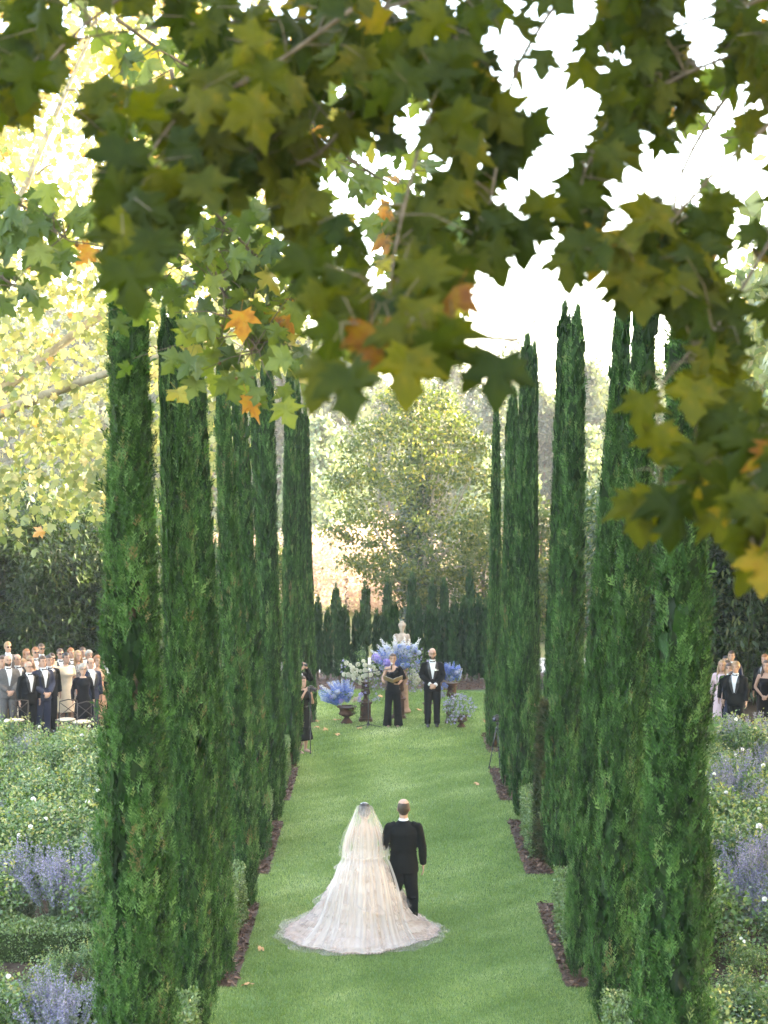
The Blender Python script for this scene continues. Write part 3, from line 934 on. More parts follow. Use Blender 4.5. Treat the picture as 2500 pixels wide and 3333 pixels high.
# shade trees on the right, outside the picture: they keep the lawn in open shade
n = 15000
P, ci, cc = crown_points(n, 500, (0, 0, 10.5), (6.0, 6.5, 6.8), 3.2, 0.5, shell=0.4)
V, F_, tn = scatter(*LEAF4, P, frames(rand_unit(n) * .7 + np.array([0, 0, -.7]), rand_unit(n)), RNG.uniform(0.42, 0.62, n), np.clip(RNG.normal(.4, .2, n), 0, 1))
SHADE = mesh_np('plane_foliage', V, F_, M_PLANE, tn)
SHTR = limb_mesh((0, 0, 0), [tuple(p) for p in cc[RNG.choice(len(cc), 12)]], 0.32, M_PBARK, 8)
for i, (x, y, k) in enumerate([(12.0, 6.5, 1.1), (12.5, 15.5, 1.05), (16.5, 21.5, 1.15), (15.5, 29.5, 1.1), (19.5, 36.5, 1.15), (21, 27, 1.2), (25, 45, 1.0), (18.5, 48.5, 1.05), (18.2, 59, .9)]):
    t = thing('plane_tree', '%s tall shade plane tree beyond the right garden, from the front' % ORD[i], 'plane tree', (x, y, 0), i * 1.3, 'tall shade trees beyond the right garden', k)
    obj('foliage', SHADE, t); obj('trunk', SHTR, t)

# tree behind the statue, trunk wrapped in ivy
d = 55.0
CT = Vector(((1362 - 1250) * d / F_PX, d, 0))
n = 21000
C = []
for k in range(330):
    z = random.uniform(1.2, 8.9)
    R = 3.15 * math.sin(math.pi * min(1, max(0.05, (z - 0.6) / 9.2)) ** 0.85) + 0.25
    a = random.uniform(0, 6.28); r_ = R * random.random() ** 0.45
    C.append((r_ * math.cos(a), r_ * math.sin(a), z))
C = np.array(C); i = RNG.choice(len(C), n)
P = C[i] + RNG.normal(0, .26, (n, 3)) * np.array([1, 1, .6])
V, F_, tn = scatter(*LEAF4, P, frames(rand_unit(n) + np.array([0, 0, -.4]), rand_unit(n) * .8 + np.array([0, -.5, .4])), RNG.uniform(.11, .20, n), np.clip(RNG.normal(.5, .22, n), 0, 1))
t = thing('broadleaf_tree', 'yellow green tree with ivy clad trunk rising behind the statue', 'tree', CT)
obj('crown', mesh_np('crown', V, F_, M_TREE, tn), t)
obj('trunk', limb_mesh((0, 0, 0), [tuple(C[k]) for k in range(0, 330, 18)], 0.14, M_PBARK, 12), t)
n = 5200
z = RNG.random(n) ** 1.2 * 7.2; a = RNG.uniform(0, 6.28, n); r_ = (0.95 - 0.09 * z) * np.sqrt(RNG.random(n)) + .08
P = np.stack([r_ * np.cos(a), r_ * np.sin(a), z], 1)
V, F_, tn = scatter(*LEAF4, P, frames(rand_unit(n) + np.array([0, 0, -.5]), np.stack([np.cos(a), np.sin(a), np.full(n, .3)], 1)), RNG.uniform(.10, .18, n), RNG.random(n))
obj('ivy', mesh_np('ivy', V, F_, M_IVY, tn), t)

def blob_tree(H, R, n, mat, size, shape, cl=160, sig=0.3):
    C = []
    while len(C) < cl:
        z = random.random(); r_ = R * shape(z) * random.random() ** .4; a = random.uniform(0, 6.28)
        C.append((r_ * math.cos(a), r_ * math.sin(a), z * H))
    C = np.array(C); i = RNG.choice(cl, n)
    P = C[i] + RNG.normal(0, sig, (n, 3)); P[:, 2] = np.abs(P[:, 2])
    ct = np.clip(RNG.normal(.45, .2, cl), 0, 1)
    V, F_, tn = scatter(*LEAF4, P, frames(rand_unit(n) + np.array([0, 0, .2]), rand_unit(n) * .8 + np.array([0, -.3, .4])), RNG.uniform(.7, 1.3, n) * size, np.clip(ct[i] + RNG.normal(0, .15, n), 0, 1))
    return mesh_np('crown', V, F_, mat, tn)
SHRUB = [blob_tree(3.0, 1.5, 4200, M_RUST, .13, lambda z: (1 - z ** 2.2) ** .5 * .9 + .1, 90, .25) for _ in range(2)]
GSHR = [blob_tree(3.2, 1.4, 4200, M_TREE, .15, lambda z: (1 - z ** 2.2) ** .5 * .9 + .1, 90, .25) for _ in range(2)]
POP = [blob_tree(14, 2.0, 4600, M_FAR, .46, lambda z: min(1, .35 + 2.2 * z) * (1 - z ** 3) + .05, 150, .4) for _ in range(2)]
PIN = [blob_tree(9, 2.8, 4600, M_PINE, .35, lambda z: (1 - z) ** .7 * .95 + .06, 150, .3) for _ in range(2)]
STUB = trunk_mesh(2.5, 0.10, 0.05, M_BARK, 9)
BTR = trunk_mesh(9, 0.22, 0.05, M_BARK, 10)
def backtree(name, me, tr, x, y, k, label, cat, group, z=0):
    t = thing(name, label, cat, (x, y, z), random.uniform(0, 6.3), group, k)
    obj('crown', me, t); obj('trunk', tr, t)
for i in range(13):
    x = -10.5 + i * 1.75 + random.uniform(-.3, .3)
    backtree('autumn_shrub', SHRUB[i % 2], STUB, x, 63 + random.uniform(-1.5, 2), random.uniform(.9, 1.2), 'sunlit pinkish tan autumn shrub beyond the young cypresses, %s from the left' % ORD[i], 'shrub', 'sunlit autumn shrubs')
for i, (x, y, k) in enumerate(sorted([(5.2, 52, .9), (7.5, 54, 1.2), (10, 52, 1.35), (12.5, 55, 1.5), (9, 58, 1.5), (6.4, 60, 1.3), (14.5, 53, 1.6), (-7, 52, 1.2), (-9.5, 53, 1.3), (-12.5, 54, 1.4), (3.9, 58, 1.0), (-4.4, 57, .9)])):
    backtree('garden_shrub', GSHR[i % 2], STUB, x, y, k, 'yellow green sunlit shrub behind the far cypresses, %s from the left' % ORD[i], 'shrub', 'yellow green shrubs beyond the garden')
for i, (px, d, k) in enumerate(sorted([(1050, 82, .95), (1130, 88, .8), (985, 86, .85), (1560, 90, .85), (1905, 84, .9), (1680, 80, .75), (2250, 85, 1.0), (2420, 88, 1.1)])):
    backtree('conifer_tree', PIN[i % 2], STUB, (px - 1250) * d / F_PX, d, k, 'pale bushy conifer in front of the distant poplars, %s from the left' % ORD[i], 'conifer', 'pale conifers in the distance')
for i in range(58):
    d = random.uniform(108, 150); x = (-0.28 + 0.56 * (i + random.random()) / 58) * d
    u = x / d
    k = (1.28 if u < -0.02 else 0.98 if u < 0.07 else 0.98) * random.uniform(.85, 1.08) * (d / 122)
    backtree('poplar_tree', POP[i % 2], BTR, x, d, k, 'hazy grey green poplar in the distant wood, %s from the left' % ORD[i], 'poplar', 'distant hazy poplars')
# rising ground behind
V, Fc = [], []
nx = 40
for j in range(12):
    for i in range(nx + 1):
        x = -260 + 520 * i / nx; yy = 150 + j * 22
        V.append((x, yy, -0.3 + 9.0 * (1 - math.cos(min(1, j / 8) * math.pi)) / 2 * (1.25 - 0.4 * (x > 0) + 0.15 * math.sin(x * 0.03))))
for j in range(11):
    for i in range(nx):
        a = j * (nx + 1) + i
        Fc.append((a, a + 1, a + nx + 2, a + nx + 1))
kind(obj('hill', mesh_py('hill', V, Fc, M_HILL, True)), 'structure')

# ------------------------------------------------------------------ people
M_SKIN = plain('skin', (0.35, 0.205, 0.145), 0.55, 0.35, var=0.08, scale=9)
M_SKIN2 = plain('skin_tan', (0.32, 0.185, 0.125), 0.55, 0.35, var=0.08, scale=9)
M_BLACK = plain('black_wool', (0.0035, 0.0045, 0.0045), 0.8, 0.1, var=0.3, scale=30)
M_SATIN = plain('black_satin', (0.010, 0.010, 0.012), 0.3, 0.5)
M_NAVY = plain('navy_wool', (0.010, 0.015, 0.035), 0.75, 0.25, var=0.2, scale=30)
M_GREY = plain('grey_wool', (0.085, 0.08, 0.078), 0.8, 0.2, var=0.2, scale=30)
M_SHIRT = plain('white_cotton', (0.55, 0.56, 0.58), 0.7, 0.2, var=0.04, scale=20)
M_CREAM = plain('cream_cloth', (0.58, 0.47, 0.34), 0.6, 0.25, var=0.08, scale=14)
M_KHAKI = plain('khaki_satin', (0.28, 0.22, 0.13), 0.4, 0.4, var=0.15, scale=10)
M_ORANGE = plain('coral_cloth', (0.70, 0.20, 0.09), 0.6, 0.2, var=0.1)
M_MAUVE = plain('mauve_cloth', (0.46, 0.33, 0.35), 0.6, 0.2, var=0.1)
M_SEQ = plain('patterned_cloth', (0.05, 0.05, 0.06), 0.5, 0.4, col2=(0.35, 0.33, 0.32), scale=45)
M_LACE = plain('bronze_lace', (0.30, 0.15, 0.10), 0.7, 0.2, col2=(0.42, 0.25, 0.18), scale=40)
M_VELVET = plain('black_velvet', (0.005, 0.005, 0.006), 0.95, 0.05, sheen=0.08)
M_HDARK = plain('hair_dark', (0.018, 0.012, 0.009), 0.45, 0.4, var=0.4, scale=40)
M_HBROWN = plain('hair_brown', (0.055, 0.029, 0.016), 0.5, 0.35, var=0.35, scale=40)
M_HBLOND = plain('hair_blond', (0.24, 0.145, 0.07), 0.5, 0.35, var=0.3, scale=40)
M_HRED = plain('hair_red', (0.20, 0.075, 0.025), 0.5, 0.35, var=0.3, scale=40)
M_HGREY = plain('hair_grey', (0.24, 0.215, 0.19), 0.55, 0.3, var=0.3, scale=40)
M_EYE = plain('eye_dark', (0.02, 0.015, 0.012), 0.2, 0.5)
M_LIP = plain('lips', (0.42, 0.16, 0.13), 0.4, 0.4)
M_LENS = plain('dark_lens', (0.006, 0.006, 0.008), 0.08, 0.6)
M_SHOE = plain('black_leather', (0.012, 0.011, 0.011), 0.22, 0.5)

def remesh(mb, voxel, name, mat, smooth=4, fac=0.5):
    """fuses overlapping shapes into one continuous skin"""
    me = mesh_py(name + '_src', mb.V, mb.F)
    o = bpy.data.objects.new('tmp', me)
    COL.objects.link(o)
    md = o.modifiers.new('r', 'REMESH')
    md.mode = 'VOXEL'
    md.voxel_size = voxel
    md.use_smooth_shade = True
    if smooth:
        sm = o.modifiers.new('s', 'SMOOTH')
        sm.iterations = smooth
        sm.factor = fac
    dg = bpy.context.evaluated_depsgraph_get()
    dg.update()
    out = bpy.data.meshes.new_from_object(o.evaluated_get(dg))
    out.name = name
    bpy.data.objects.remove(o)
    bpy.data.meshes.remove(me)
    out.materials.clear()
    out.materials.append(mat)
    out.polygons.foreach_set('use_smooth', [True] * len(out.polygons))
    return out

def hand(mb, w, d, nrm, curl=0.4, k=1.0, thumb=1):
    """palm, four curled fingers and a thumb leaving the side of the palm. w wrist, d finger direction, nrm back of the hand"""
    w, d, nrm = Vector(w), Vector(d).normalized(), Vector(nrm)
    nrm = (nrm - d * nrm.dot(d)).normalized()
    s = d.cross(nrm) * thumb                              # towards the thumb
    palm = 0.085 * k
    for j, (off, ln) in enumerate(((0.029, 0.070), (0.010, 0.079), (-0.010, 0.074), (-0.029, 0.058))):
        a = w + s * off * 0.6 * k + d * 0.005
        b = w + s * off * k + d * palm
        mb.tube([a, b], [0.014 * k, 0.012 * k], 6)
        p, dd = b, d.copy()
        pts = [b - d * 0.01]
        for q in range(3):
            dd = (dd - nrm * curl * (0.5 + 0.35 * q)).normalized()
            p = p + dd * (ln * k * (0.45, 0.32, 0.25)[q])
            pts.append(p)
        mb.tube(pts, [0.0098 * k, 0.0092 * k, 0.0085 * k, 0.0072 * k], 6)
    t0 = w + s * 0.022 * k + d * 0.022 * k
    t1 = t0 + (s * 0.75 + d * 0.6 - nrm * 0.25).normalized() * 0.042 * k
    t2 = t1 + (s * 0.2 + d * 1.0 - nrm * 0.35).normalized() * 0.034 * k
    mb.tube([t0, t1, t2], [0.014 * k, 0.0108 * k, 0.0085 * k], 6)

ARMS = {
    'down': {s: ((s * .235, .03, 1.135), (s * .245, -.035, .885), (s * .02, -.12, -1), (s, .1, 0), .45) for s in (1, -1)},
    'clasp': {1: ((.25, -.01, 1.13), (.055, -.205, .955), (-.75, -.15, -.55), (.3, -1, .3), .55), -1: ((-.25, -.01, 1.13), (-.06, -.185, .965), (.75, -.15, -.6), (-.3, -1, .3), .45)},
    'shade': {1: ((.235, .03, 1.135), (.245, -.035, .885), (.02, -.12, -1), (1, .1, 0), .45), -1: ((-.36, -.10, 1.50), (-.16, -.20, 1.66), (.9, .0, .25), (0, -.3, 1), .25)},
    'folder': {1: ((.235, -.02, 1.14), (.13, -.25, 1.045), (-.75, -.55, .12), (.1, -.4, -1), .25), -1: ((-.24, -.02, 1.15), (-.235, -.23, 1.09), (.2, -.9, .1), (-.9, -.2, -.6), .55)},
    'film': {1: ((.20, -.12, 1.12), (.07, -.24, 1.30), (-.3, -.3, .85), (.5, -1, 0), .7), -1: ((-.21, -.10, 1.14), (-.09, -.20, 1.42), (.3, -.4, .8), (-.6, -.7, .2), .7)},
    'photo': {1: ((.26, -.16, 1.28), (.07, -.22, 1.58), (-.5, -.3, .6), (.4, -1, .2), .7), -1: ((-.24, -.14, 1.25), (-.06, -.22, 1.54), (.5, -.3, .6), (-.4, -1, .2), .7)},
    'bride': {1: ((.255, .0, 1.12), (.20, -.20, .98), (-.6, -.7, .1), (.6, -.4, .5), .5), -1: ((-.27, .0, 1.13), (-.16, -.22, 1.06), (-.5, -.85, .1), (-.3, -.2, 1), .3)},
    'father': {1: ((.26, .05, 1.15), (.20, -.19, 1.06), (-.85, -.35, .1), (.3, -.5, .8), .3), -1: ((-.245, .03, 1.12), (-.26, -.03, .87), (-.02, -.12, -1), (-1, .1, 0), .45)},
}

def torso_dims(sex):
    return dict(sh=0.185, chest=.160, waist=.138, hip=.158) if sex == 'm' else dict(sh=0.160, chest=.138, waist=.115, hip=.165)

def head_shape(mb, zoff=0.0):
    mb.ring_loft([(0, -.048, 1.502, .026, .028), (0, -.040, 1.515, .043, .048), (0, -.022, 1.54, .056, .070), (0, -.010, 1.575, .065, .085), (0, 0, 1.61, .071, .093),
                  (0, .005, 1.65, .0755, .097), (0, .008, 1.69, .073, .092), (0, .010, 1.72, .060, .074), (0, .010, 1.738, .038, .046), (0, .010, 1.746, .014, .016)], 18)
    mb.tube([(0, -.086, 1.636), (0, -.106, 1.604), (0, -.112, 1.592), (0, -.090, 1.584)], [.007, .011, .013, .008], 8)      # nose
    mb.tube([(-.045, -.076, 1.648), (0, -.094, 1.652), (.045, -.076, 1.648)], [.007, .010, .007], 6)                        # brow ridge
    mb.ball((0, -.082, 1.513), (.022, .016, .015), 8, 6)                                                                    # chin
    mb.tube([(-.022, -.087, 1.556), (0, -.094, 1.557), (.022, -.087, 1.556)], [.006, .009, .006], 6)
    for s in (1, -1):
        mb.ball((s * .078, .012, 1.612), (.011, .021, .031), 8, 6)

def body_mesh(pose, sex, voxel, mat, arms=None, feet=0.0, legs=True):
    t = torso_dims(sex)
    mb = MB()
    head_shape(mb)
    nk = .054 if sex == 'm' else .045
    mb.tube([(0, .012, 1.40), (0, .012, 1.46), (0, -.002, 1.56)], [nk * 1.25, nk, nk], 12)
    mb.ring_loft([(0, .005, .84, t['hip'] * .9, .10), (0, .005, .92, t['hip'], .112), (0, 0, 1.06, t['waist'], .09), (0, 0, 1.18, t['waist'] * 1.08, .098),
                  (0, 0, 1.28, t['chest'], .108), (0, .003, 1.37, t['chest'] * 1.06, .092), (0, .008, 1.42, t['chest'] * .78, .07), (0, .010, 1.455, .06, .052)], 20)
    if sex == 'f':
        for s in (1, -1):
            mb.ball((s * .062, -.085, 1.265), (.058, .052, .058), 10, 8)
    A = arms or ARMS[pose]
    for s in (1, -1):
        e, w, hd, hn, cu = A[s]
        k = 1.0 if sex == 'm' else .88
        sh = Vector((s * t['sh'] * (.97 if sex == 'm' else 1), .008, 1.375 if sex == 'm' else 1.385))
        e, w = Vector(e), Vector(w)
        mb.ball(sh, .052 * k, 10, 8)
        mb.tube([(s * .09, .01, 1.39), sh], [.045 * k, .048 * k], 10)
        mb.tube([sh, sh.lerp(e, .35), e], [.051 * k, .049 * k, .039 * k], 10)
        mb.tube([e, e.lerp(w, .3), w], [.039 * k, .040 * k, .026 * k], 10)
        hand(mb, w, hd, hn, cu, .96 if sex == 'm' else .88, s)
    if legs:
        for s in (1, -1):
            hp, kn, an = Vector((s * .085, .005, .90)), Vector((s * .095, -.012, .50)), Vector((s * .10, .02, .085))
            mb.tube([hp, hp.lerp(kn, .4), kn], [.088, .080, .055], 12)
            mb.tube([kn, kn.lerp(an, .35), an], [.052, .054, .036], 12)
            mb.ball((s * .10, .035, .045), (.034, .04, .042), 8, 6)
            mb.tube([(s * .10, .03, .045), (s * .108, -.06, .036), (s * .113, -.14, .024), (s * .115, -.18, .018)], [.036, .036, .028, .014], 10)
    return remesh(mb, voxel, 'body', mat, 3)

JR = [(.795, .200, .140), (.90, .194, .136), (1.00, .176, .124), (1.08, .168, .119), (1.20, .184, .128), (1.30, .200, .134), (1.37, .184, .118), (1.42, .126, .094), (1.455, .080, .076), (1.475, .070, .066)]
def jring(z, k=0.0):
    for a, b in zip(JR, JR[1:]):
        if a[0] <= z <= b[0]:
            f = (z - a[0]) / (b[0] - a[0])
            return a[1] + (b[1] - a[1]) * f + k, a[2] + (b[2] - a[2]) * f + k
    return JR[-1][1:]

def jacket_mesh(pose, voxel, mat, arms=None):
    mb = MB()
    mb.ring_loft([(0, .004, z, a, b) for z, a, b in JR], 22)
    A = arms or ARMS[pose]
    for s in (1, -1):
        e, w = Vector(A[s][0]), Vector(A[s][1])
        sh = Vector((s * .188, .008, 1.376))
        mb.ball(sh, .064, 12, 8)
        mb.tube([(s * .10, .008, 1.405), sh], [.060, .058], 10)
        mb.tube([sh, sh.lerp(e, .4), e], [.065, .064, .056], 12)
        mb.tube([e, e.lerp(w, .5), w.lerp(e, .06)], [.056, .054, .044], 12)
    for s in (1, -1):                                          # folds at elbow and waist
        e = Vector(A[s][0])
        mb.tube([e + Vector((0, -.05, .04)), e + Vector((s * .05, 0, .02)), e + Vector((0, .05, .035))], .012, 6)
        mb.tube([(s * .05, -.125, 1.06), (s * .12, -.10, 1.04), (s * .18, -.02, 1.05)], .008, 6)
        mb.tube([(s * .03, .125, 1.10), (s * .10, .112, 1.07), (s * .175, .03, 1.06)], .008, 6)
    return remesh(mb, voxel, 'jacket', mat, 3)

def trousers_mesh(voxel, mat, wide=0.0, z1=1.02, stance=0.0):
    mb = MB()
    mb.ring_loft([(0, .006, .80, .185, .125), (0, .006, .88, .178, .125), (0, .004, .96, .165, .115), (0, 0, z1, .152, .105)], 20)
    for s in (1, -1):
        x = s * (.10 + stance)
        mb.tube([(s * .088, .006, .86), (s * .094, 0, .66), (x, -.005, .48), (x, .012, .25), (x * 1.03, .012, .055)], [.098, .094 + wide * .1, .080 + wide * .35, .074 + wide * .75, .072 + wide], 14)
        mb.tube([(x - .05, -.055, .14), (x, -.075, .12), (x + .05, -.055, .14)], .010, 6)
        mb.tube([(x - .05, -.06, .50), (x, -.082, .515), (x + .05, -.06, .49)], .008, 6)
        mb.tube([(x - .05, .085, .47), (x, .092, .455), (x + .05, .08, .48)], .009, 6)
    return remesh(mb, voxel, 'trousers', mat, 3)

def shoe_mesh(mat, stance=0.0):
    out = []
    for s in (1, -1):
        x = s * (.103 + stance)
        mb = MB()
        mb.ring_loft([(x, -.055, .004, .045, .145), (x, -.055, .022, .046, .148), (x, -.04, .05, .040, .120), (x, .01, .075, .036, .062), (x, .02, .10, .034, .042)], 16)
        out.append(mb.mesh('shoe', mat))
    return out

def vpatch(z0, z1, wf, mat, name, eps=.006, x0f=None, rows=14, cols=8):
    """cloth patch lying on the jacket front: half-width wf(z), optional inner edge x0f(z)"""
    V, Fc = [], []
    sides = (1, -1) if x0f else (0,)
    for s in sides:
        b = len(V)
        for r in range(rows + 1):
            z = z0 + (z1 - z0) * r / rows
            a, bb = jring(z, eps)
            for c in range(cols + 1):
                u = c / cols
                x = (-wf(z) + 2 * wf(z) * u) if s == 0 else s * (x0f(z) + (wf(z) - x0f(z)) * u)
                x = max(-a * .98, min(a * .98, x))
                V.append((x, .004 - bb * math.sqrt(max(0.0, 1 - (x / a) ** 2)), z))
        for r in range(rows):
            for c in range(cols):
                i = b + r * (cols + 1) + c
                f = (i, i + 1, i + cols + 2, i + cols + 1)
                Fc.append(f if s >= 0 else f[::-1])
    return mesh_py(name, V, Fc, mat, True)

vf = lambda z: max(.001, .012 + (z - 1.08) * .17)
SHIRT_ME = vpatch(1.08, 1.462, lambda z: vf(z), M_SHIRT, 'shirt_front', .005)
LAPEL_ME = vpatch(1.06, 1.44, lambda z: vf(z) + .03 + .035 * math.sin(max(0, min(1, (z - 1.06) / .38)) * math.pi) , M_SATIN, 'lapels', .0075, x0f=lambda z: vf(z) - .004)
def bow_mesh(mat):
    mb = MB()
    for s in (1, -1):
        mb.add([(s * .006, -.088, 1.462), (s * .052, -.078, 1.482), (s * .055, -.076, 1.440), (s * .006, -.088, 1.450), (s * .006, -.078, 1.462), (s * .052, -.066, 1.482), (s * .055, -.064, 1.440), (s * .006, -.078, 1.450)],
               [(0, 1, 2, 3), (7, 6, 5, 4), (0, 4, 5, 1), (1, 5, 6, 2), (2, 6, 7, 3)])
    mb.box((0, -.085, 1.456), (.010, .009, .011))
    return mb.mesh('bow_tie', mat, False)
BOW, BOWW = bow_mesh(M_SATIN), bow_mesh(M_SHIRT)
COLLAR = MB().ring_loft([(0, .004, 1.445, .070, .072), (0, 0, 1.475, .066, .068), (0, -.002, 1.50, .062, .062)], 18, cap=False).mesh('collar', M_SHIRT)
CUFFS = None
POCKET = MB().add([(.075, -.137, 1.265), (.128, -.121, 1.268), (.128, -.122, 1.283), (.075, -.138, 1.279)], [(0, 1, 2, 3)]).mesh('pocket_square', M_SHIRT, False)

def cut_ball(c, r, keep, n=28, m=20):
    mb = MB().ball(c, r, n, m)
    Fc = []
    for f in mb.F:
        q = [sum(mb.V[i][a] for i in f) / len(f) for a in range(3)]
        if keep(*q):
            Fc.append(f)
    used = sorted({i for f in Fc for i in f}); mp = {v: i for i, v in enumerate(used)}
    out = MB(); out.V = [mb.V[i] for i in used]; out.F = [tuple(mp[i] for i in f) for f in Fc]
    return out
def hair_mesh(style):
    line = lambda x, y, z: z > 1.685 - 0.10 * max(0, (y + .075)) / .16 - .035 * (y > .0) if y > -.062 else z > 1.698
    if style == 'short':
        return cut_ball((0, .012, 1.655), (.0835, .104, .104), lambda x, y, z: (z > 1.692 or (y > -.035 and z > 1.625) or (y > .02 and z > 1.565)))
    if style == 'fringe':
        return cut_ball((0, .010, 1.640), (.0815, .104, .108), lambda x, y, z: (z < 1.686 + .016 * (y > .03) + .006 * math.sin(90 * x) and ((y > -.03 and z > 1.615) or (y > .015 and z > 1.545))))
    if style == 'long':
        mb = cut_ball((0, .014, 1.655), (.088, .108, .105), lambda x, y, z: (z > 1.700 or (y > -.045 and z > 1.60) or (y > -.01 and z > 1.55)))
        mb.ring_loft([(0, .06, 1.28, .07, .022), (0, .066, 1.34, .095, .030), (0, .05, 1.44, .098, .045), (0, .035, 1.54, .090, .062), (0, .03, 1.60, .082, .068)], 14)
        for s in (1, -1):
            mb.tube([(s * .078, .0, 1.64), (s * .088, -.01, 1.54), (s * .092, -.035, 1.42), (s * .085, -.06, 1.31)], [.018, .024, .026, .010], 8)
        return mb
    if style == 'bun':
        mb = cut_ball((0, .012, 1.655), (.0835, .104, .102), lambda x, y, z: (z > 1.692 or (y > -.035 and z > 1.63) or (y > .02 and z > 1.56)))
        mb.ball((0, .115, 1.63), (.048, .040, .045), 12, 8)
        return mb
    if style == 'full':
        return cut_ball((0, .014, 1.655), (.096, .112, .108), lambda x, y, z: (z > 1.690 or (y > -.05 and z > 1.60) or (y > .0 and z > 1.54)))
HAIR = {s: hair_mesh(s).mesh('hair', M_HBROWN) for s in ('short', 'fringe', 'long', 'bun', 'full')}
EYES = MB().ball((.031, -.084, 1.632), (.012, .008, .0065), 8, 6).ball((-.031, -.084, 1.632), (.012, .008, .0065), 8, 6).mesh('eyes', M_EYE)
BROWS = MB().tube([(.014, -.096, 1.652), (.034, -.092, 1.657), (.052, -.078, 1.650)], .0045, 5).tube([(-.014, -.096, 1.652), (-.034, -.092, 1.657), (-.052, -.078, 1.650)], .0045, 5).mesh('eyebrows', M_HBROWN)
LIPS = MB().tube([(-.024, -.084, 1.556), (0, -.0965, 1.557), (.024, -.084, 1.556)], [.003, .0055, .003], 6).mesh('mouth', M_LIP)
def shades_mesh(mat, r=.022, rim=False):
    mb = MB()
    for s in (1, -1):
        if rim:
            mb.tube([(s * .033 + .024 * math.cos(a), -.104 + .012 * abs(math.cos(a)) * (1 if math.cos(a) * s > 0 else 0), 1.632 + .019 * math.sin(a)) for a in [k * math.pi / 7 for k in range(15)]], .0022, 5)
        else:
            mb.ball((s * .033, -.098, 1.632), (.029, .008, .019), 12, 8)
        mb.tube([(s * .056, -.090, 1.636), (s * .080, -.02, 1.634), (s * .082, .01, 1.628)], .003, 5)
    mb.tube([(-.012, -.106, 1.636), (.012, -.106, 1.636)], .003, 5)
    return mb.mesh('glasses', mat)
SHADES, SPECS = shades_mesh(M_LENS), shades_mesh(M_EYE, rim=True)
BEARD = cut_ball((0, -.018, 1.562), (.071, .083, .074), lambda x, y, z: (z < 1.585 and y < .03 and not (abs(x) < .03 and z > 1.545) and not (y < -.06 and z > 1.572))).mesh('beard', M_HDARK)
SHOES = shoe_mesh(M_SHOE)

CACHE = {}
def cached(key, fn):
    if key not in CACHE:
        CACHE[key] = fn()
    return CACHE[key]
def part(name, me, parent, mat=None, **kw):
    o = obj(name, me, parent, **kw)
    if mat is not None:
        o.material_slots[0].link = 'OBJECT'
        o.material_slots[0].material = mat
    return o

def dress_mesh(pose, voxel, length, sleeve, flare, arms=None, top=1.36):
    mb = MB()
    z0 = 1.44 - length
    mb.ring_loft([(0, .004, z0, .17 + flare, .14 + flare), (0, .004, (z0 + .9) / 2, .178 + flare * .5, .135 + flare * .45), (0, .006, .92, .180, .128), (0, 0, 1.06, .133, .108), (0, -.008, 1.18, .138, .118),
                  (0, -.022, 1.265, .156, .150), (0, -.004, 1.34, .152, .112), (0, .008, top, .13 if top < 1.4 else .10, .085)], 22)
    A = arms or ARMS[pose]
    if sleeve:
        for s in (1, -1):
            sh = Vector((s * .165, .008, 1.39)); e, w = Vector(A[s][0]), Vector(A[s][1])
            mb.tube([(s * .08, .008, 1.40), sh], [.055, .055], 10)
            mb.ball(sh, .056, 10, 8)
            if sleeve == 'short':
                mb.tube([sh, sh.lerp(e, .75)], [.060, .062], 10)
            else:
                mb.tube([sh, e], [.058, .050], 10); mb.tube([e, w.lerp(e, .1)], [.050, .040], 10)
    return remesh(mb, voxel, 'dress', M_BLACK, 3)

def face(p, eyes=True, brow=M_HBROWN, shades=None, beard=None):
    if eyes:
        part('eyes', EYES, p)
    part('eyebrows', BROWS, p, brow)
    part('mouth', LIPS, p)
    if shades == 'sun':
        part('sunglasses', SHADES, p)
    elif shades == 'specs':
        part('glasses', SPECS, p)
    if beard:
        part('beard', BEARD, p, beard)

def person(label, px, d, H, rot, sex, outfit, hair, hcol, pose='down', skin=M_SKIN, shades=None, beard=None, col=None, bow=True, vox=.0135, x=None, stance=0.0, group=None, lapel=True, bowwhite=False):
    X = x if x is not None else (px - 1250) * d / F_PX
    p = thing('person', label, 'person', (X, d, 0), rot, group, H / 1.75)
    part('body', cached(('b', pose, sex, vox), lambda: body_mesh(pose, sex, vox, M_SKIN)), p, skin)
    if outfit == 'suit':
        part('jacket', cached(('j', pose, vox), lambda: jacket_mesh(pose, vox * 1.25, M_BLACK)), p, col)
        part('trousers', cached(('t', vox), lambda: trousers_mesh(vox * 1.3, M_BLACK)), p, col if col is not M_CREAM else M_BLACK)
        part('shirt_front', SHIRT_ME, p); part('collar', COLLAR, p)
        if lapel:
            part('lapels', LAPEL_ME, p, col if col in (M_GREY,) else None)
        if bow:
            part('bow_tie', BOWW if bowwhite else BOW, p)
        for s in SHOES:
            part('shoe', s, p)
    elif outfit.startswith('dress'):
        _, ln, sl, fl = outfit.split('_')
        sl = None if sl == 'none' else sl
        part('dress', cached((outfit, pose, vox), lambda: dress_mesh(pose, .021, float(ln), sl, float(fl), top=1.36 if sl is None else 1.43)), p, col)
    if hair:
        part('hair', HAIR[hair], p, hcol)
    face(p, True, hcol or M_HBROWN, shades, beard)
    return p

def Hof(yt, d):
    return CAM_H - (yt - HORIZON) * d / F_PX

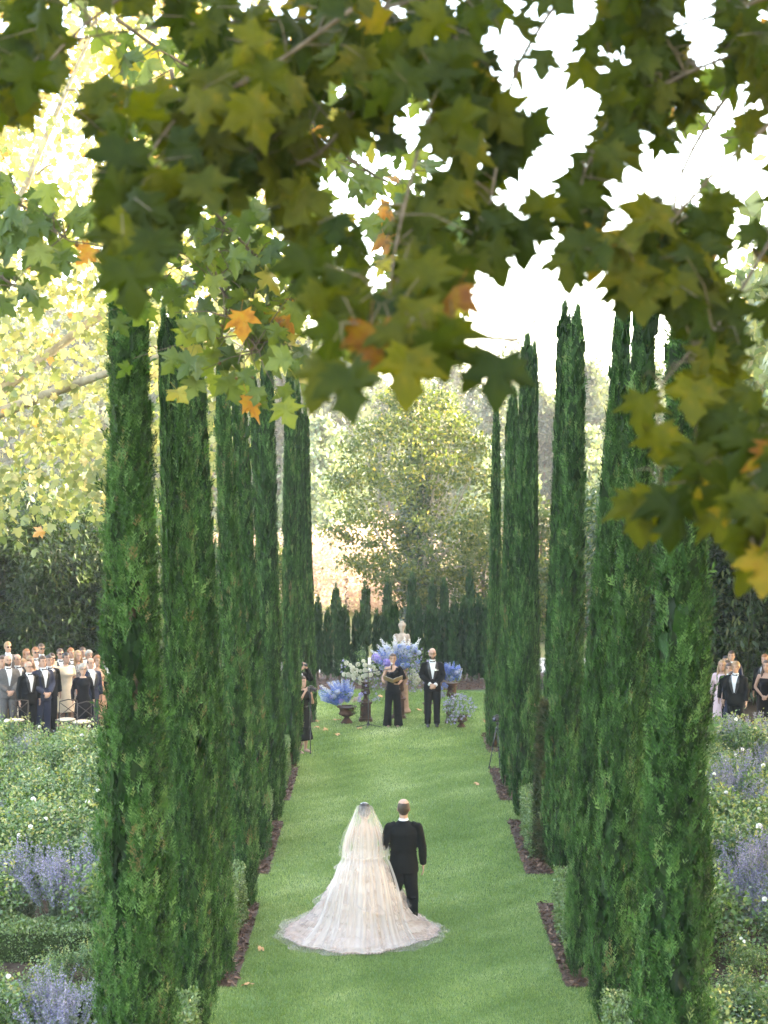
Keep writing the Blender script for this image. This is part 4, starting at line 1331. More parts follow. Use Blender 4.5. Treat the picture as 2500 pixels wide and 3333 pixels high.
# guests on the left: (zoom x, zoom y of head top, distance, ...)
LG = [
    ('woman in a long khaki satin dress at the left edge, hand on a chair', 14, 362, 33.4, 'f', 'dress_1.3_short_.05', 'bun', M_HBROWN, dict(col=M_KHAKI)),
    ('tall man in sunglasses and grey suit at the back left of the guests', 92, 165, 35.6, 'm', 'suit', 'short', M_HBLOND, dict(col=M_GREY, shades='sun', bow=False)),
    ('bald man with dark beard in a grey tuxedo among the left guests', 90, 345, 33.2, 'm', 'suit', None, None, dict(col=M_GREY, beard=M_HDARK, pose='clasp')),
    ('balding man with bow tie standing behind the grey haired man in glasses', 220, 335, 33.5, 'm', 'suit', 'fringe', M_HBROWN, dict(col=M_BLACK)),
    ('red haired woman in the back rows of the left guests', 345, 265, 34.9, 'f', 'dress_1.1_short_.06', 'long', M_HRED, dict(col=M_SHIRT)),
    ('sunlit man in sunglasses just left of the tallest dark haired man', 465, 240, 34.8, 'm', 'suit', 'short', M_HRED, dict(shades='sun', col=M_BLACK)),
    ('tall brown haired man in sunglasses at the back, above the navy tuxedo', 545, 190, 35.6, 'm', 'suit', 'short', M_HBROWN, dict(shades='sun', col=M_BLACK, skin=M_SKIN2)),
    ('woman in a coral dress with face hidden behind the front man', 395, 360, 34.1, 'f', 'dress_1.1_none_.08', 'long', M_HBLOND, dict(col=M_ORANGE)),
    ('short fair haired woman half hidden beside the balding man', 298, 400, 34.0, 'f', 'dress_1.1_short_.05', 'full', M_HBLOND, dict(col=M_CREAM)),
    ('grey haired man in glasses and black tuxedo at the front of the left guests', 370, 430, 32.5, 'm', 'suit', 'fringe', M_HGREY, dict(shades='specs', col=M_BLACK)),
    ('man in a navy tuxedo with clasped hands at the front of the left guests', 560, 355, 32.8, 'm', 'suit', 'short', M_HBROWN, dict(pose='clasp', col=M_NAVY)),
    ('dark haired man in black tuxedo at the shoulder of the navy tuxedo', 648, 345, 33.4, 'm', 'suit', 'short', M_HDARK, dict(col=M_BLACK)),
    ('woman shading her eyes with a raised arm among the left guests', 690, 318, 34.1, 'f', 'dress_1.1_none_.08', 'bun', M_HBROWN, dict(pose='shade', shades='sun', col=M_CREAM)),
    ('man in sunglasses and white dinner jacket behind the woman in cream', 800, 260, 34.9, 'm', 'suit', 'short', M_HBROWN, dict(shades='sun', col=M_CREAM)),
    ('dark haired woman in a sunlit cream short sleeved dress', 880, 312, 33.9, 'f', 'dress_1.05_short_.06', 'bun', M_HDARK, dict(col=M_CREAM)),
    ('fair man with auburn hair right of the man in white jacket', 945, 250, 35.0, 'm', 'suit', 'short', M_HRED, dict(col=M_GREY)),
    ('woman with long loose blond hair in the middle of the left guests', 1040, 285, 34.5, 'f', 'dress_1.1_short_.06', 'long', M_HBLOND, dict(col=M_SEQ)),
    ('tall man in black tuxedo behind the long haired blond woman', 1105, 240, 35.3, 'm', 'suit', 'short', M_HBROWN, dict(col=M_BLACK)),
    ('silver haired woman behind the bald man in navy', 1190, 280, 34.9, 'f', 'dress_1.1_short_.06', 'full', M_HGREY, dict(col=M_MAUVE)),
    ('older woman with short grey hair and glasses in a black velvet dress', 1105, 465, 32.5, 'f', 'dress_1.15_long_.06', 'full', M_HGREY, dict(shades='specs', col=M_VELVET)),
    ('bald man in navy suit with white bow tie near the front left cypress', 1212, 385, 33.1, 'm', 'suit', 'fringe', M_HBROWN, dict(col=M_NAVY, bowwhite=True)),
    ('woman with auburn updo and bronze lace dress beside the front left cypress', 1305, 350, 33.6, 'f', 'dress_1.1_none_.06', 'full', M_HRED, dict(col=M_LACE)),
    ('young man in black tuxedo half hidden by the front left cypress', 1420, 335, 33.8, 'm', 'suit', 'full', M_HBROWN, dict(col=M_BLACK)),
    ('balding man at the far right back of the left guests', 1452, 280, 35.4, 'm', 'suit', 'fringe', M_HBROWN, dict(col=M_GREY)),
]
for (lab, zx, zy, d, sex, outfit, hair, hc, kw) in LG:
    px, yt = zx * .2411, 2050 + zy * .2411
    person(lab, px, d, Hof(yt, d), random.uniform(.45, .75), sex, outfit, hair, hc, group='guests standing on the left', **kw)
RG = [
    ('tall brown haired man in navy behind the group on the right', 850, 440, 34.6, 'm', 'suit', 'short', M_HBROWN, dict(col=M_NAVY)),
    ('man half hidden behind the tall man on the right', 725, 545, 35.0, 'm', 'suit', 'short', M_HDARK, dict(col=M_BLACK)),
    ('blond long haired woman in a mauve top at the right cypress', 655, 635, 33.3, 'f', 'dress_1.1_long_.05', 'long', M_HBLOND, dict(col=M_MAUVE)),
    ('dark haired woman in patterned dress beside the blond woman on the right', 770, 640, 33.6, 'f', 'dress_1.1_none_.05', 'long', M_HBROWN, dict(col=M_SEQ)),
    ('brown haired youth with dark bow tie behind the boy in tuxedo', 812, 700, 33.0, 'm', 'suit', 'full', M_HBROWN, dict(col=M_BLACK)),
    ('fair haired boy in a black tuxedo at the front of the right guests', 940, 660, 32.3, 'm', 'suit', 'full', M_HBLOND, dict(col=M_BLACK)),
    ('small child peeking out behind the boy in tuxedo', 862, 872, 32.8, 'f', 'dress_.9_short_.06', 'full', M_HBROWN, dict(col=M_NAVY)),
    ('man in dark suit at the right edge behind the long haired woman', 1540, 510, 33.6, 'm', 'suit', 'short', M_HRED, dict(col=M_BLACK)),
    ('woman with long brown hair and sleeveless black dress at the right edge', 1572, 640, 32.8, 'f', 'dress_1.1_none_.05', 'long', M_HBROWN, dict(col=M_VELVET, pose='clasp')),
]
for (lab, zx, zy, d, sex, outfit, hair, hc, kw) in RG:
    px, yt = 2250 + zx * .1582, 2050 + zy * .1582
    person(lab, px, d, Hof(yt, d), -random.uniform(.35, .6), sex, outfit, hair, hc, group='guests standing on the right', **kw)

# groom
HV = .0102
g = person('groom, bald and bearded in glasses and black tuxedo, hands clasped', 1408, 34.2, 1.82, 0.02, 'm', 'suit', None, None, pose='clasp', shades='specs', beard=M_HDARK, col=M_BLACK, vox=HV)
part('pocket_square', POCKET, g)
for s in (1, -1):
    e, w = Vector(ARMS['clasp'][s][0]), Vector(ARMS['clasp'][s][1])
    MB().tube([w.lerp(e, .13), w.lerp(e, -.02)], [.042, .043], 12).obj('shirt_cuff', M_SHIRT, g)
b = MB(); 
for k in range(7):
    b.ball((.062 + .012 * math.cos(k * .9), -.142, 1.285 + .014 * math.sin(k * .9)), (.010, .007, .010), 6, 5)
b.obj('boutonniere', M_WHITE, g)
b2 = MB(); b2.tube([(.062, -.138, 1.275), (.060, -.138, 1.25)], .004, 5); b2.ball((.058, -.140, 1.27), (.02, .004, .012), 6, 5)
b2.obj('boutonniere_leaf', M_STEM, g)

# officiant in a one-shoulder jumpsuit, holding an open folder
def jumpsuit():
    mb = MB()
    mb.ring_loft([(0, .006, .80, .180, .128), (0, .006, .90, .172, .122), (0, .003, 1.0, .140, .108), (0, 0, 1.06, .131, .104), (0, -.008, 1.16, .138, .114), (0, -.022, 1.26, .156, .150), (.01, -.012, 1.315, .152, .122)], 22)
    # one strap over the covered shoulder
    mb.ring_loft([(.03, -.004, 1.30, .13, .108), (.075, 0, 1.36, .10, .09), (.105, .006, 1.415, .062, .062)], 16)
    sh = Vector((.165, .008, 1.39)); e = Vector(ARMS['folder'][1][0])
    mb.ball(sh, .060, 10, 8); mb.tube([sh, sh.lerp(e, .5), e + Vector((.01, .0, -.02))], [.065, .082, .098], 12)
    for s in (1, -1):
        mb.tube([(s * .090, .006, .86), (s * .098, 0, .66), (s * .112, -.005, .45), (s * .125, .005, .2), (s * .135, .005, .02)], [.096, .092, .086, .096, .112], 14)
        mb.tube([(s * .125, -.02, .25), (s * .13, -.085, .03)], [.07, .085], 12)
    return remesh(mb, .013, 'jumpsuit', M_BLACK, 3)
of = thing('person', 'officiant in a one-shoulder black jumpsuit reading from an open folder', 'person', ((1279 - 1250) * 34.2 / F_PX, 34.2, 0), 0.0, None, 1.70 / 1.75)
part('body', body_mesh('folder', 'f', HV, M_SKIN), of); part('jumpsuit', jumpsuit(), of)
part('hair', HAIR['short'], of, M_HBROWN); face(of)
MB().tube([(-.05, -.06, 1.44), (-.02, -.115, 1.36), (0, -.142, 1.26), (.02, -.115, 1.36), (.05, -.06, 1.44)], .002, 5).ball((0, -.146, 1.245), (.014, .005, .016), 8, 6).obj('necklace', M_HGREY, of)
M_FOLD = plain('gold_folder', (0.23, 0.16, 0.075), 0.5, 0.4, var=0.2)
M_PAGE = plain('paper', (0.78, 0.76, 0.70), 0.8, 0.1)
fo = thing('folder', 'open gold brown ceremony folder held by the officiant', 'folder', (of.location.x, 34.2 - .21, 1.035), 0.0)
for s in (1, -1):
    mb = MB(); mbp = MB()
    a = Vector((0, 0, 0)); b = Vector((s * .225, .03, .085)); up = Vector((0, -.16, .11))
    nrm = (b.cross(up)).normalized() * (-.004 * s)
    for m_, o_, th in ((mb, Vector((0, 0, 0)), 1.0), (mbp, nrm * 2.2, .8)):
        q = [a + o_, b * (1 if m_ is mb else .96) + o_, b * (1 if m_ is mb else .96) + up * (1 if m_ is mb else .95) + o_, a + up * (1 if m_ is mb else .95) + o_]
        m_.add(q + [v + nrm * th for v in q], [(0, 1, 2, 3), (7, 6, 5, 4), (0, 4, 5, 1), (1, 5, 6, 2), (2, 6, 7, 3), (3, 7, 4, 0)])
    c_ = mb.obj('cover', M_FOLD, fo, smooth=False); mbp.obj('page', M_PAGE, c_, smooth=False)

# videographer and photographer by the left cypresses
vg = thing('person', 'woman in a black midi dress filming beside the left cypresses', 'person', ((984 - 1250) * 31.0 / F_PX, 31.0, 0), 0.75, None, 1.62 / 1.75)
part('body', body_mesh('film', 'f', HV, M_SKIN), vg)
mb = MB()
mb.ring_loft([(0, .004, .30, .27, .22), (0, .004, .34, .262, .215), (0, .004, .56, .205, .165), (0, .004, .58, .185, .15), (0, .004, .75, .180, .14), (0, .006, .92, .178, .128), (0, 0, 1.06, .133, .108), (0, -.008, 1.18, .138, .118), (0, -.022, 1.265, .156, .150), (0, 0, 1.36, .150, .106), (0, .008, 1.43, .09, .075)], 24)
for s in (1, -1):
    sh = Vector((s * .165, .008, 1.39)); e = Vector(ARMS['film'][s][0])
    mb.tube([(s * .08, .008, 1.40), sh, sh.lerp(e, .8)], [.055, .058, .075], 10)
part('dress', remesh(mb, .014, 'dress', M_BLACK, 3), vg)
MB().ring_loft([(0, 0, 1.045, .137, .112), (0, 0, 1.075, .137, .113)], 24, cap=False).ball((0, -.115, 1.06), (.026, .008, .022), 8, 6).obj('belt', M_SATIN, vg)
part('hair', HAIR['bun'], vg, M_HBROWN); face(vg)
ph = person('man in black behind the filming woman, holding a camera to his face', 968, 32.6, 1.78, 0.7, 'm', 'suit', 'short', M_HDARK, pose='photo', col=M_BLACK, bow=False, lapel=False)
M_CAM = plain('camera_black', (0.014, 0.014, 0.016), 0.4, 0.5)
M_GLASSL = plain('lens_glass', (0.02, 0.02, 0.05), 0.05, 0.8)
def camera_body(name, label, loc, rot, k=1.0):
    c = thing(name, label, 'camera', loc, rot, None, k)
    MB().box((0, 0, 0), (.068, .035, .048)).box((0, .0, .058), (.026, .03, .014)).box((-.055, -.012, 0), (.02, .035, .045)).obj('camera_body', M_CAM, c, smooth=False)
    l = MB().tube([(0, -.03, 0), (0, -.12, 0), (0, -.125, 0), (0, -.15, 0)], [.036, .036, .041, .042], 16).obj('lens', M_CAM, c)
    MB().tube([(0, -.149, 0), (0, -.153, 0)], [.034, .033], 16).obj('front_glass', M_GLASSL, l)
    return c
def dirpt(o, x, y, z):
    r, k = o.rotation_euler.z, o.scale[0]
    return Vector((o.location.x + k * (x * math.cos(r) - y * math.sin(r)), o.location.y + k * (x * math.sin(r) + y * math.cos(r)), k * z))
camera_body('video_camera', 'black camera with lens held by the woman in midi dress', dirpt(vg, .02, -.27, 1.475), 0.75)
mp = thing('monopod', 'black monopod leg under the filming womans camera', 'monopod', dirpt(vg, .02, -.25, 0))
MB().tube([(0, 0, .0), (0, 0, .55)], .010, 8).obj('lower_leg', M_CAM, mp)
MB().tube([(0, 0, .55), (0, 0, 1.0)], .013, 8).obj('middle_leg', M_CAM, mp)
MB().tube([(0, 0, 1.0), (0, 0, 1.32)], .017, 8).obj('upper_leg', M_CAM, mp)
for z in (.55, 1.0):
    MB().tube([(0, 0, z - .025), (0, 0, z + .025)], .021, 8).obj('clamp', M_CAM, mp)
MB().tube([(0, 0, 0), (0, 0, .03)], [.018, .012], 8).obj('foot', M_CAM, mp)
camera_body('still_camera', 'small dark camera raised to the hidden mans face', dirpt(ph, 0, -.20, 1.64), 0.7, .8)

# father of the bride, seen from behind
FD, FX = 18.9, (1314 - 1250) * 18.9 / F_PX
fa = thing('person', 'man in black suit with balding grey brown hair, walking beside the bride', 'person', (FX, FD, 0), math.pi + .03, None, 1.72 / 1.75)
part('body', body_mesh('father', 'm', HV, M_SKIN), fa)
part('jacket', jacket_mesh('father', HV, M_BLACK), fa, M_BLACK)
part('trousers', trousers_mesh(.013, M_BLACK, stance=.018), fa, M_BLACK)
part('collar', COLLAR, fa); part('shirt_front', SHIRT_ME, fa); part('lapels', LAPEL_ME, fa); part('bow_tie', BOW, fa)
M_HFA = plain('hair_grey_brown', (0.040, 0.028, 0.020), 0.6, 0.25, var=0.3, scale=40)
part('hair', HAIR['fringe'], fa, M_HFA); face(fa, brow=M_HFA)
for s in SHOES:
    part('shoe', s, fa)
mb = MB().tube([(0, .142, .80), (0, .1385, .90), (0, .134, .985)], .0028, 5); mb.obj('back_vent', M_BLACK, fa)
mb = MB().tube([(0, .132, 1.02), (0, .140, 1.2), (0, .140, 1.32), (0, .10, 1.42)], .0022, 5); mb.obj('back_seam', M_BLACK, fa)

# ------------------------------------------------------------------ bride
BD, BX = 18.95, (1186 - 1250) * 18.95 / F_PX
br = thing('person', 'bride in a blush tulle gown with long train and sheer white veil', 'person', (BX, BD, 0), math.pi, None, 1.0)
KB = 1.66 / 1.75
part('body', body_mesh('bride', 'f', HV, M_SKIN), br, scale=KB)
part('hair', HAIR['bun'], br, M_HDARK, scale=KB)
face_p = br
for nm, me_ in (('eyes', EYES), ('mouth', LIPS)):
    part(nm, me_, br, scale=KB)
part('eyebrows', BROWS, br, M_HDARK, scale=KB)
M_TULLE = plain('blush_tulle_base', (0.64, 0.49, 0.395), 0.8, 0.15, var=0.07, scale=25, sheen=0.3)
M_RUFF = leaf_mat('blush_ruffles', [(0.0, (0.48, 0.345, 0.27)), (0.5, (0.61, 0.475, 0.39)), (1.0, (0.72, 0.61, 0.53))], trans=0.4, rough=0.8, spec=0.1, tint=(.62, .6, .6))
M_VEIL = veil_mat('veil_net', (0.76, 0.69, 0.63), 0.36, 0.5)
M_NET = veil_mat('skirt_net', (0.68, 0.59, 0.54), 0.24, 0.34)

PROF = [(1.24, .150), (1.15, .142), (1.06, .132), (1.00, .150), (.92, .195), (.80, .27), (.66, .36), (.50, .46), (.36, .555), (.22, .67), (.12, .79), (.05, .92), (.012, 1.03)]
def prof(t):
    """t 0..1 from bodice to hem -> z, r"""
    f = t * (len(PROF) - 1); i = min(int(f), len(PROF) - 2); f -= i
    return PROF[i][0] + (PROF[i + 1][0] - PROF[i][0]) * f, PROF[i][1] + (PROF[i + 1][1] - PROF[i][1]) * f
def skirt_pt(t, a, off=0.0, lift=0.0):
    """a: angle, 0 = straight back towards the camera; local frame faces -Y so back is +Y"""
    z, r = prof(t)
    low = max(0, (t - .35) / .65)
    k = 1 + low * (0.03 * math.sin(3 * a + .6) + 0.025 * math.sin(5 * a + 2.0)) - low * 0.34 * max(0, -math.cos(a)) ** 1.2
    k -= low * .10 * max(0, math.cos(a)) ** 2
    k -= low * .13 * max(0, -math.sin(a))
    fold = low * (0.016 * math.sin(13 * a + 4 * t) + 0.010 * math.sin(29 * a + 1.3))
    r = r * k + fold + off
    return Vector((r * math.sin(a), r * math.cos(a) * (.80 if t < .15 else 1.0), z + lift))
V, Fc = [], []
NA, NT = 160, 60
for j in range(NT + 1):
    t = j / NT
    for i in range(NA):
        a = 2 * math.pi * i / NA
        w = .012 * math.sin(41 * a + 9 * t) * math.sin(37 * t + 3 * math.sin(4 * a)) if t > .2 else 0
        V.append(skirt_pt(t, a, w))
for j in range(NT):
    for i in range(NA):
        k = (i + 1) % NA
        Fc.append((j * NA + i, (j + 1) * NA + i, (j + 1) * NA + k, j * NA + k))
gown = obj('gown', mesh_py('gown', V, Fc, M_TULLE, True), br)
# gathered ruffles: wavy strips in many short arcs over the skirt
V, T, tn = [], [], []
rr = random.Random(4)
def ruffle(t, a0, a1, h, amp, wl):
    base = len(V)
    n = max(6, int((a1 - a0) * max(.25, prof(t)[1]) / (wl / 5)))
    tone = rr.uniform(.1, .9)
    ph = rr.uniform(0, 6)
    for i in range(n + 1):
        a = a0 + (a1 - a0) * i / n
        tt = t + .010 * math.sin(5 * a + ph) + rr.uniform(-.002, .002)
        edge = min(1, 5 * i / n, 5 * (n - i) / n)
        s = i * 2 * math.pi / 5
        p = skirt_pt(tt, a, .004); q = skirt_pt(min(1, tt + h * .55), a, .014 + amp * (0.6 + .5 * math.sin(s) + .3 * math.sin(s * 1.7 + ph)) * edge, h * .28)
        r_ = skirt_pt(min(1, tt + h), a, .010 + 1.3 * amp * (0.6 + .55 * math.sin(s + .5) + .35 * math.sin(s * 1.7 + ph)) * edge, .004)
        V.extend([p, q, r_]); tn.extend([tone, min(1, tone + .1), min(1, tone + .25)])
        if i < n:
            k = base + i * 3
            T.extend([(k, k + 3, k + 4), (k, k + 4, k + 1), (k + 1, k + 4, k + 5), (k + 1, k + 5, k + 2)])
for j in range(34):
    t = .22 + .77 * j / 34
    a = -math.pi
    while a < math.pi:
        L = rr.uniform(.15, .6)
        ruffle(t + rr.uniform(-.02, .02), a, min(math.pi, a + L + .06), rr.uniform(.035, .065), rr.uniform(.014, .034), rr.uniform(.035, .07))
        a += L
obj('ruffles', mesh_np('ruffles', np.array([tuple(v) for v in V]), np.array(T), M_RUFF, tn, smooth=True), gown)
# bodice gathers
V, T, tn = [], [], []
for j in range(9):
    ruffle(.01 + .02 * j, -math.pi, math.pi, .03, .006, .03)
obj('bodice_gathers', mesh_np('bodice', np.array([tuple(v) for v in V]), np.array(T), M_RUFF, tn, smooth=True), gown)
# stiff net flounces standing off the skirt, and the clear net hem on the grass
def flounce(t0, t1, flare, lift, wob, seed, name, parent, a0=-math.pi, a1=math.pi, mat=M_NET, sag=0.0):
    r_ = random.Random(seed); f = [r_.uniform(0, 6) for _ in range(6)]
    V, Fc, tn = [], [], []
    NA, NT = 150, 8
    for j in range(NT + 1):
        s = j / NT
        for i in range(NA + 1):
            a = a0 + (a1 - a0) * i / NA
            w = math.sin(3 * a + f[0]) * .7 + math.sin(5 * a + f[1]) * .5 + math.sin(13 * a + f[2]) * .25 + math.sin(29 * a + f[3]) * .15
            sw = (.045 * math.sin(2 * a + f[4]) + .03 * math.sin(3 * a + f[5])) if t1 < .95 else 0.0
            p = skirt_pt(min(1, t0 + sw + (t1 - t0) * s * (1 + .25 * math.sin(3 * a + f[1]))), a, .02 + flare * s ** 1.3 * (1 + wob * w), lift * s * (1 + .6 * w))
            p.z = max(p.z, .006 + .004 * s)
            V.append(p); tn.append(.5 + .3 * math.sin(23 * a + f[4]) * math.sin(9 * a) + (.25 if s > .93 else 0))
    for j in range(NT):
        for i in range(NA):
            k = j * (NA + 1) + i
            Fc.append((k, k + 1, k + NA + 2, k + NA + 1))
    return obj(name, mesh_np(name, np.array([tuple(v) for v in V]), np.array(Fc), mat, tn, smooth=True), parent)
flounce(.27, .44, .065, .03, .9, 1, 'net_flounce', gown)
flounce(.50, .66, .06, .03, 1.0, 3, 'net_flounce', gown)
flounce(.68, .86, .05, .03, 1.0, 4, 'net_flounce', gown)
flounce(.86, 1.0, .07, .035, .8, 5, 'net_flounce', gown)
flounce(.92, 1.0, .13, 0.0, .45, 6, 'net_hem', gown)
# veil: gathered at the crown, falling over the back and spreading over the train
V, Fc, tn = [], [], []
KEY = [(0.0, 1.632, .050, .050, .02), (.04, 1.615, .088, .090, .03), (.10, 1.53, .118, .118, .045), (.18, 1.40, .175, .150, .045), (.26, 1.26, .245, .175, .04), (.34, 1.10, .285, .190, .03), (.42, .95, .31, .30, .0)]
def veil_pt(s, u, off):
    """s along the veil, u -1..1 across"""
    a = u * (1.25 if s < .42 else 1.25 - .30 * (s - .42) / .58)
    if s <= .42:
        for k0, k1 in zip(KEY, KEY[1:]):
            if k0[0] <= s <= k1[0]:
                f = (s - k0[0]) / (k1[0] - k0[0]); z, rx, ry, cy = [k0[q] + (k1[q] - k0[q]) * f for q in (1, 2, 3, 4)]
                break
        aa = u * (2.0 - 0.75 * s / .42)
        p = Vector(((rx + off) * math.sin(aa), cy + (ry + off) * math.cos(aa), z))
        return p
    t = .335 + (1.0 - .335) * ((s - .42) / .58) ** 1.0
    e = min(1, (s - .42) / .42)
    p = skirt_pt(min(1, t), a * .9, .06 + .09 * (1 - e * e * (3 - 2 * e)) + off)
    p.z = max(p.z + .03, .03)
    return p
fr = [(23, .5, .010), (41, 1.1, .007), (11, 2.0, .010), (67, .3, .004)]
NS, NU = 110, 170
rv = np.random.default_rng(9)
STRK = [(rv.uniform(9, 75), rv.uniform(0, 6.28), rv.uniform(.03, .075), rv.uniform(-2.5, 2.5)) for _ in range(14)]
def streak(u, s):
    return sum(A * math.sin(k * u + p + q * s) for k, p, A, q in STRK)
for j in range(NS + 1):
    s = j / NS
    for i in range(NU + 1):
        u = -1 + 2 * i / NU
        o_ = sum(A * math.sin(k * u + ph + .8 * math.sin(3 * s + k)) for k, ph, A in fr) * (0.35 + 1.1 * s)
        V.append(veil_pt(s, u, o_)); tn.append(.5 - .55 * max(0, 1 - s / .16) + 1.3 * streak(u, s) + (.25 if abs(u) > .985 or s > .99 else 0))
for j in range(NS):
    for i in range(NU):
        k = j * (NU + 1) + i
        Fc.append((k, k + 1, k + NU + 2, k + NU + 1))
veil = obj('veil', mesh_np('veil', np.array([tuple(v) for v in V]), np.array(Fc), M_VEIL, tn, smooth=True), br)
# short upper layer ending at the elbows
V, Fc, tn = [], [], []
NS2 = 40
for j in range(NS2 + 1):
    s = .40 * j / NS2
    for i in range(NU + 1):
        u = -1 + 2 * i / NU
        o_ = sum(A * math.sin(k * u * .9 + ph + 2 + .8 * math.sin(3 * s + k)) for k, ph, A in fr) * (0.35 + 1.3 * s) + .012 + .05 * s
        V.append(veil_pt(s * .98, u * 1.08, o_)); tn.append(.3 - .45 * max(0, 1 - s / .16) + 1.2 * streak(-u * .9, 1 - s) + (.3 if j == NS2 or abs(u) > .98 else 0))
for j in range(NS2):
    for i in range(NU):
        k = j * (NU + 1) + i
        Fc.append((k, k + 1, k + NU + 2, k + NU + 1))
obj('short_veil', mesh_np('short_veil', np.array([tuple(v) for v in V]), np.array(Fc), M_VEIL, tn, smooth=True), veil)
MB().tube([(-.05, .02, 1.650), (0, .035, 1.662), (.05, .02, 1.650)], .006, 6).obj('comb', M_SHIRT, veil)

# ------------------------------------------------------------------ ceremony flowers, urns, statue
M_IRON = plain('rusted_iron', (0.022, 0.011, 0.008), 0.75, 0.3, col2=(0.085, 0.038, 0.021), scale=7, bump=0.3)
M_STONE = plain('weathered_stone', (0.25, 0.20, 0.16), 0.9, 0.15, col2=(0.42, 0.35, 0.29), scale=6, bump=0.2)
M_TERRA = plain('pale_terracotta', (0.17, 0.11, 0.08), 0.85, 0.15, col2=(0.26, 0.18, 0.135), scale=5, bump=0.2)
M_BLUE = leaf_mat('delphinium_blue', [(0.0, (0.05, 0.10, 0.42)), (0.45, (0.12, 0.21, 0.54)), (0.8, (0.24, 0.33, 0.60)), (1.0, (0.52, 0.56, 0.64))], trans=0.3, rough=0.6, tint=(.6, .6, .7))
M_PALE = leaf_mat('delphinium_white', [(0.0, (0.20, 0.27, 0.56)), (0.4, (0.40, 0.45, 0.65)), (1.0, (0.72, 0.71, 0.65))], trans=0.3, rough=0.6, tint=(.62, .62, .62))
M_LILAC = leaf_mat('lilac_petals', [(0.0, (0.22, 0.17, 0.40)), (0.5, (0.34, 0.29, 0.50)), (1.0, (0.50, 0.46, 0.58))], trans=0.3, rough=0.6, tint=(.6, .6, .65))
M_PURP = leaf_mat('hydrangea_purple', [(0.0, (0.20, 0.14, 0.46)), (0.5, (0.34, 0.26, 0.62)), (1.0, (0.50, 0.42, 0.74))], trans=0.25, rough=0.6, tint=(.6, .6, .65))
M_CREAMF = leaf_mat('cream_petals', [(0.0, (0.48, 0.46, 0.31)), (0.5, (0.60, 0.58, 0.45)), (1.0, (0.70, 0.69, 0.60))], trans=0.25, rough=0.6, tint=(.62, .62, .58))
M_PINK = leaf_mat('astilbe_pink', [(0.0, (0.50, 0.36, 0.36)), (1.0, (0.74, 0.60, 0.56))], trans=0.25, rough=0.7, tint=(.62, .6, .6))
M_FLEAF = leaf_mat('florist_leaves', [(0.0, (0.03, 0.07, 0.02)), (0.6, (0.08, 0.15, 0.045)), (1.0, (0.18, 0.25, 0.09))], trans=0.3, rough=0.4, spec=0.4)

STAR = []
_v, _t = [(0, 0, -.12)], []
for k in range(5):
    a = k * 2 * math.pi / 5
    i = len(_v)
    _v += [(.42 * math.cos(a - .45), .42 * math.sin(a - .45), .05), (1.0 * math.cos(a), 1.0 * math.sin(a), .02), (.42 * math.cos(a + .45), .42 * math.sin(a + .45), .05)]
    _t += [(0, i, i + 1), (0, i + 1, i + 2)]
STAR = (np.array(_v), np.array(_t))
def face_frames(D):
    """Z along D"""
    X = np.cross(D, rand_unit(len(D))); X /= np.linalg.norm(X, axis=1, keepdims=True)
    return np.stack([X, np.cross(D, X), D], axis=2)

def spike_mesh(seed, mat, L=0.5, n=58, r=0.036, fs=0.028, tips=0.55):
    k = np.arange(n); z = L * (.22 + .78 * k / n); th = k * 2.39996
    rr_ = r * (1.15 - .8 * (k / n))
    D = np.stack([np.cos(th), np.sin(th), np.full(n, .25)], 1); D /= np.linalg.norm(D, axis=1, keepdims=True)
    P = np.stack([rr_ * np.cos(th), rr_ * np.sin(th), z], 1) + RNG.normal(0, .004, (n, 3))
    S = fs * (1.15 - .6 * k / n)
    tone = np.clip(.25 + tips * (k / n) + RNG.normal(0, .16, n), 0, 1)
    return mesh_np('spike', *[q for q in scatter(*STAR, P, face_frames(D), S, tone)][:2], mat, tone.repeat(len(STAR[0])))
def ball_flower(mat, r=.06, n=70, fs=.02):
    k = np.arange(n); ph = np.arccos(1 - 1.75 * (k + .5) / n); th = k * 2.39996
    D = np.stack([np.sin(ph) * np.cos(th), np.sin(ph) * np.sin(th), np.cos(ph)], 1)
    V, T, tn = scatter(*STAR, D * r, face_frames(D), np.full(n, fs), np.clip(RNG.normal(.5, .25, n), 0, 1))
    return mesh_np('ball_flower', V, T, mat, tn)
def pompon(mat, r=.046, n=60):
    k = np.arange(n); ph = np.arccos(1 - 1.8 * (k + .5) / n); th = k * 2.39996
    D = np.stack([np.sin(ph) * np.cos(th), np.sin(ph) * np.sin(th), np.cos(ph)], 1)
    V, T, tn = scatter(np.array([(-.5, 0, 0), (.5, 0, 0), (.42, .5, .1), (0, .72, .0), (-.42, .5, .1), (0, .4, -.2)]), np.array([(0, 1, 5), (1, 2, 5), (2, 3, 5), (3, 4, 5), (4, 0, 5)]), D * r * .62,
                        frames(D * 1.0 + np.array([0, 0, .5]), D), np.full(n, r * .62), np.clip(RNG.normal(.55, .25, n), 0, 1))
    m = MB().ball((0, 0, 0), r * .72, 10, 8)
    f = np.array([(a[0], a[1], a[2]) for a in m.F] + [(a[0], a[2], a[3]) for a in m.F if len(a) == 4])
    V, T, tn = merge([(V, T, tn), (np.array(m.V), f, np.full(len(m.V), .3))])
    return mesh_np('pompon', V, T, mat, tn)
def clematis(mat, r=.035):
    V, T, tn = scatter(*STAR, np.zeros((1, 3)), np.eye(3)[None], np.full(1, r), np.array([.6]))
    return mesh_np('clematis', V, T, mat, RNG.uniform(.3, .9, len(V)))
SP_B = [spike_mesh(1, M_BLUE), spike_mesh(2, M_BLUE, n=48, tips=.35), spike_mesh(3, M_BLUE, n=64, tips=.75)]
SP_W = [spike_mesh(4, M_PALE, L=.62, n=52, r=.042, fs=.034, tips=.9), spike_mesh(5, M_PALE, L=.62, n=60, r=.042, fs=.033, tips=.6)]
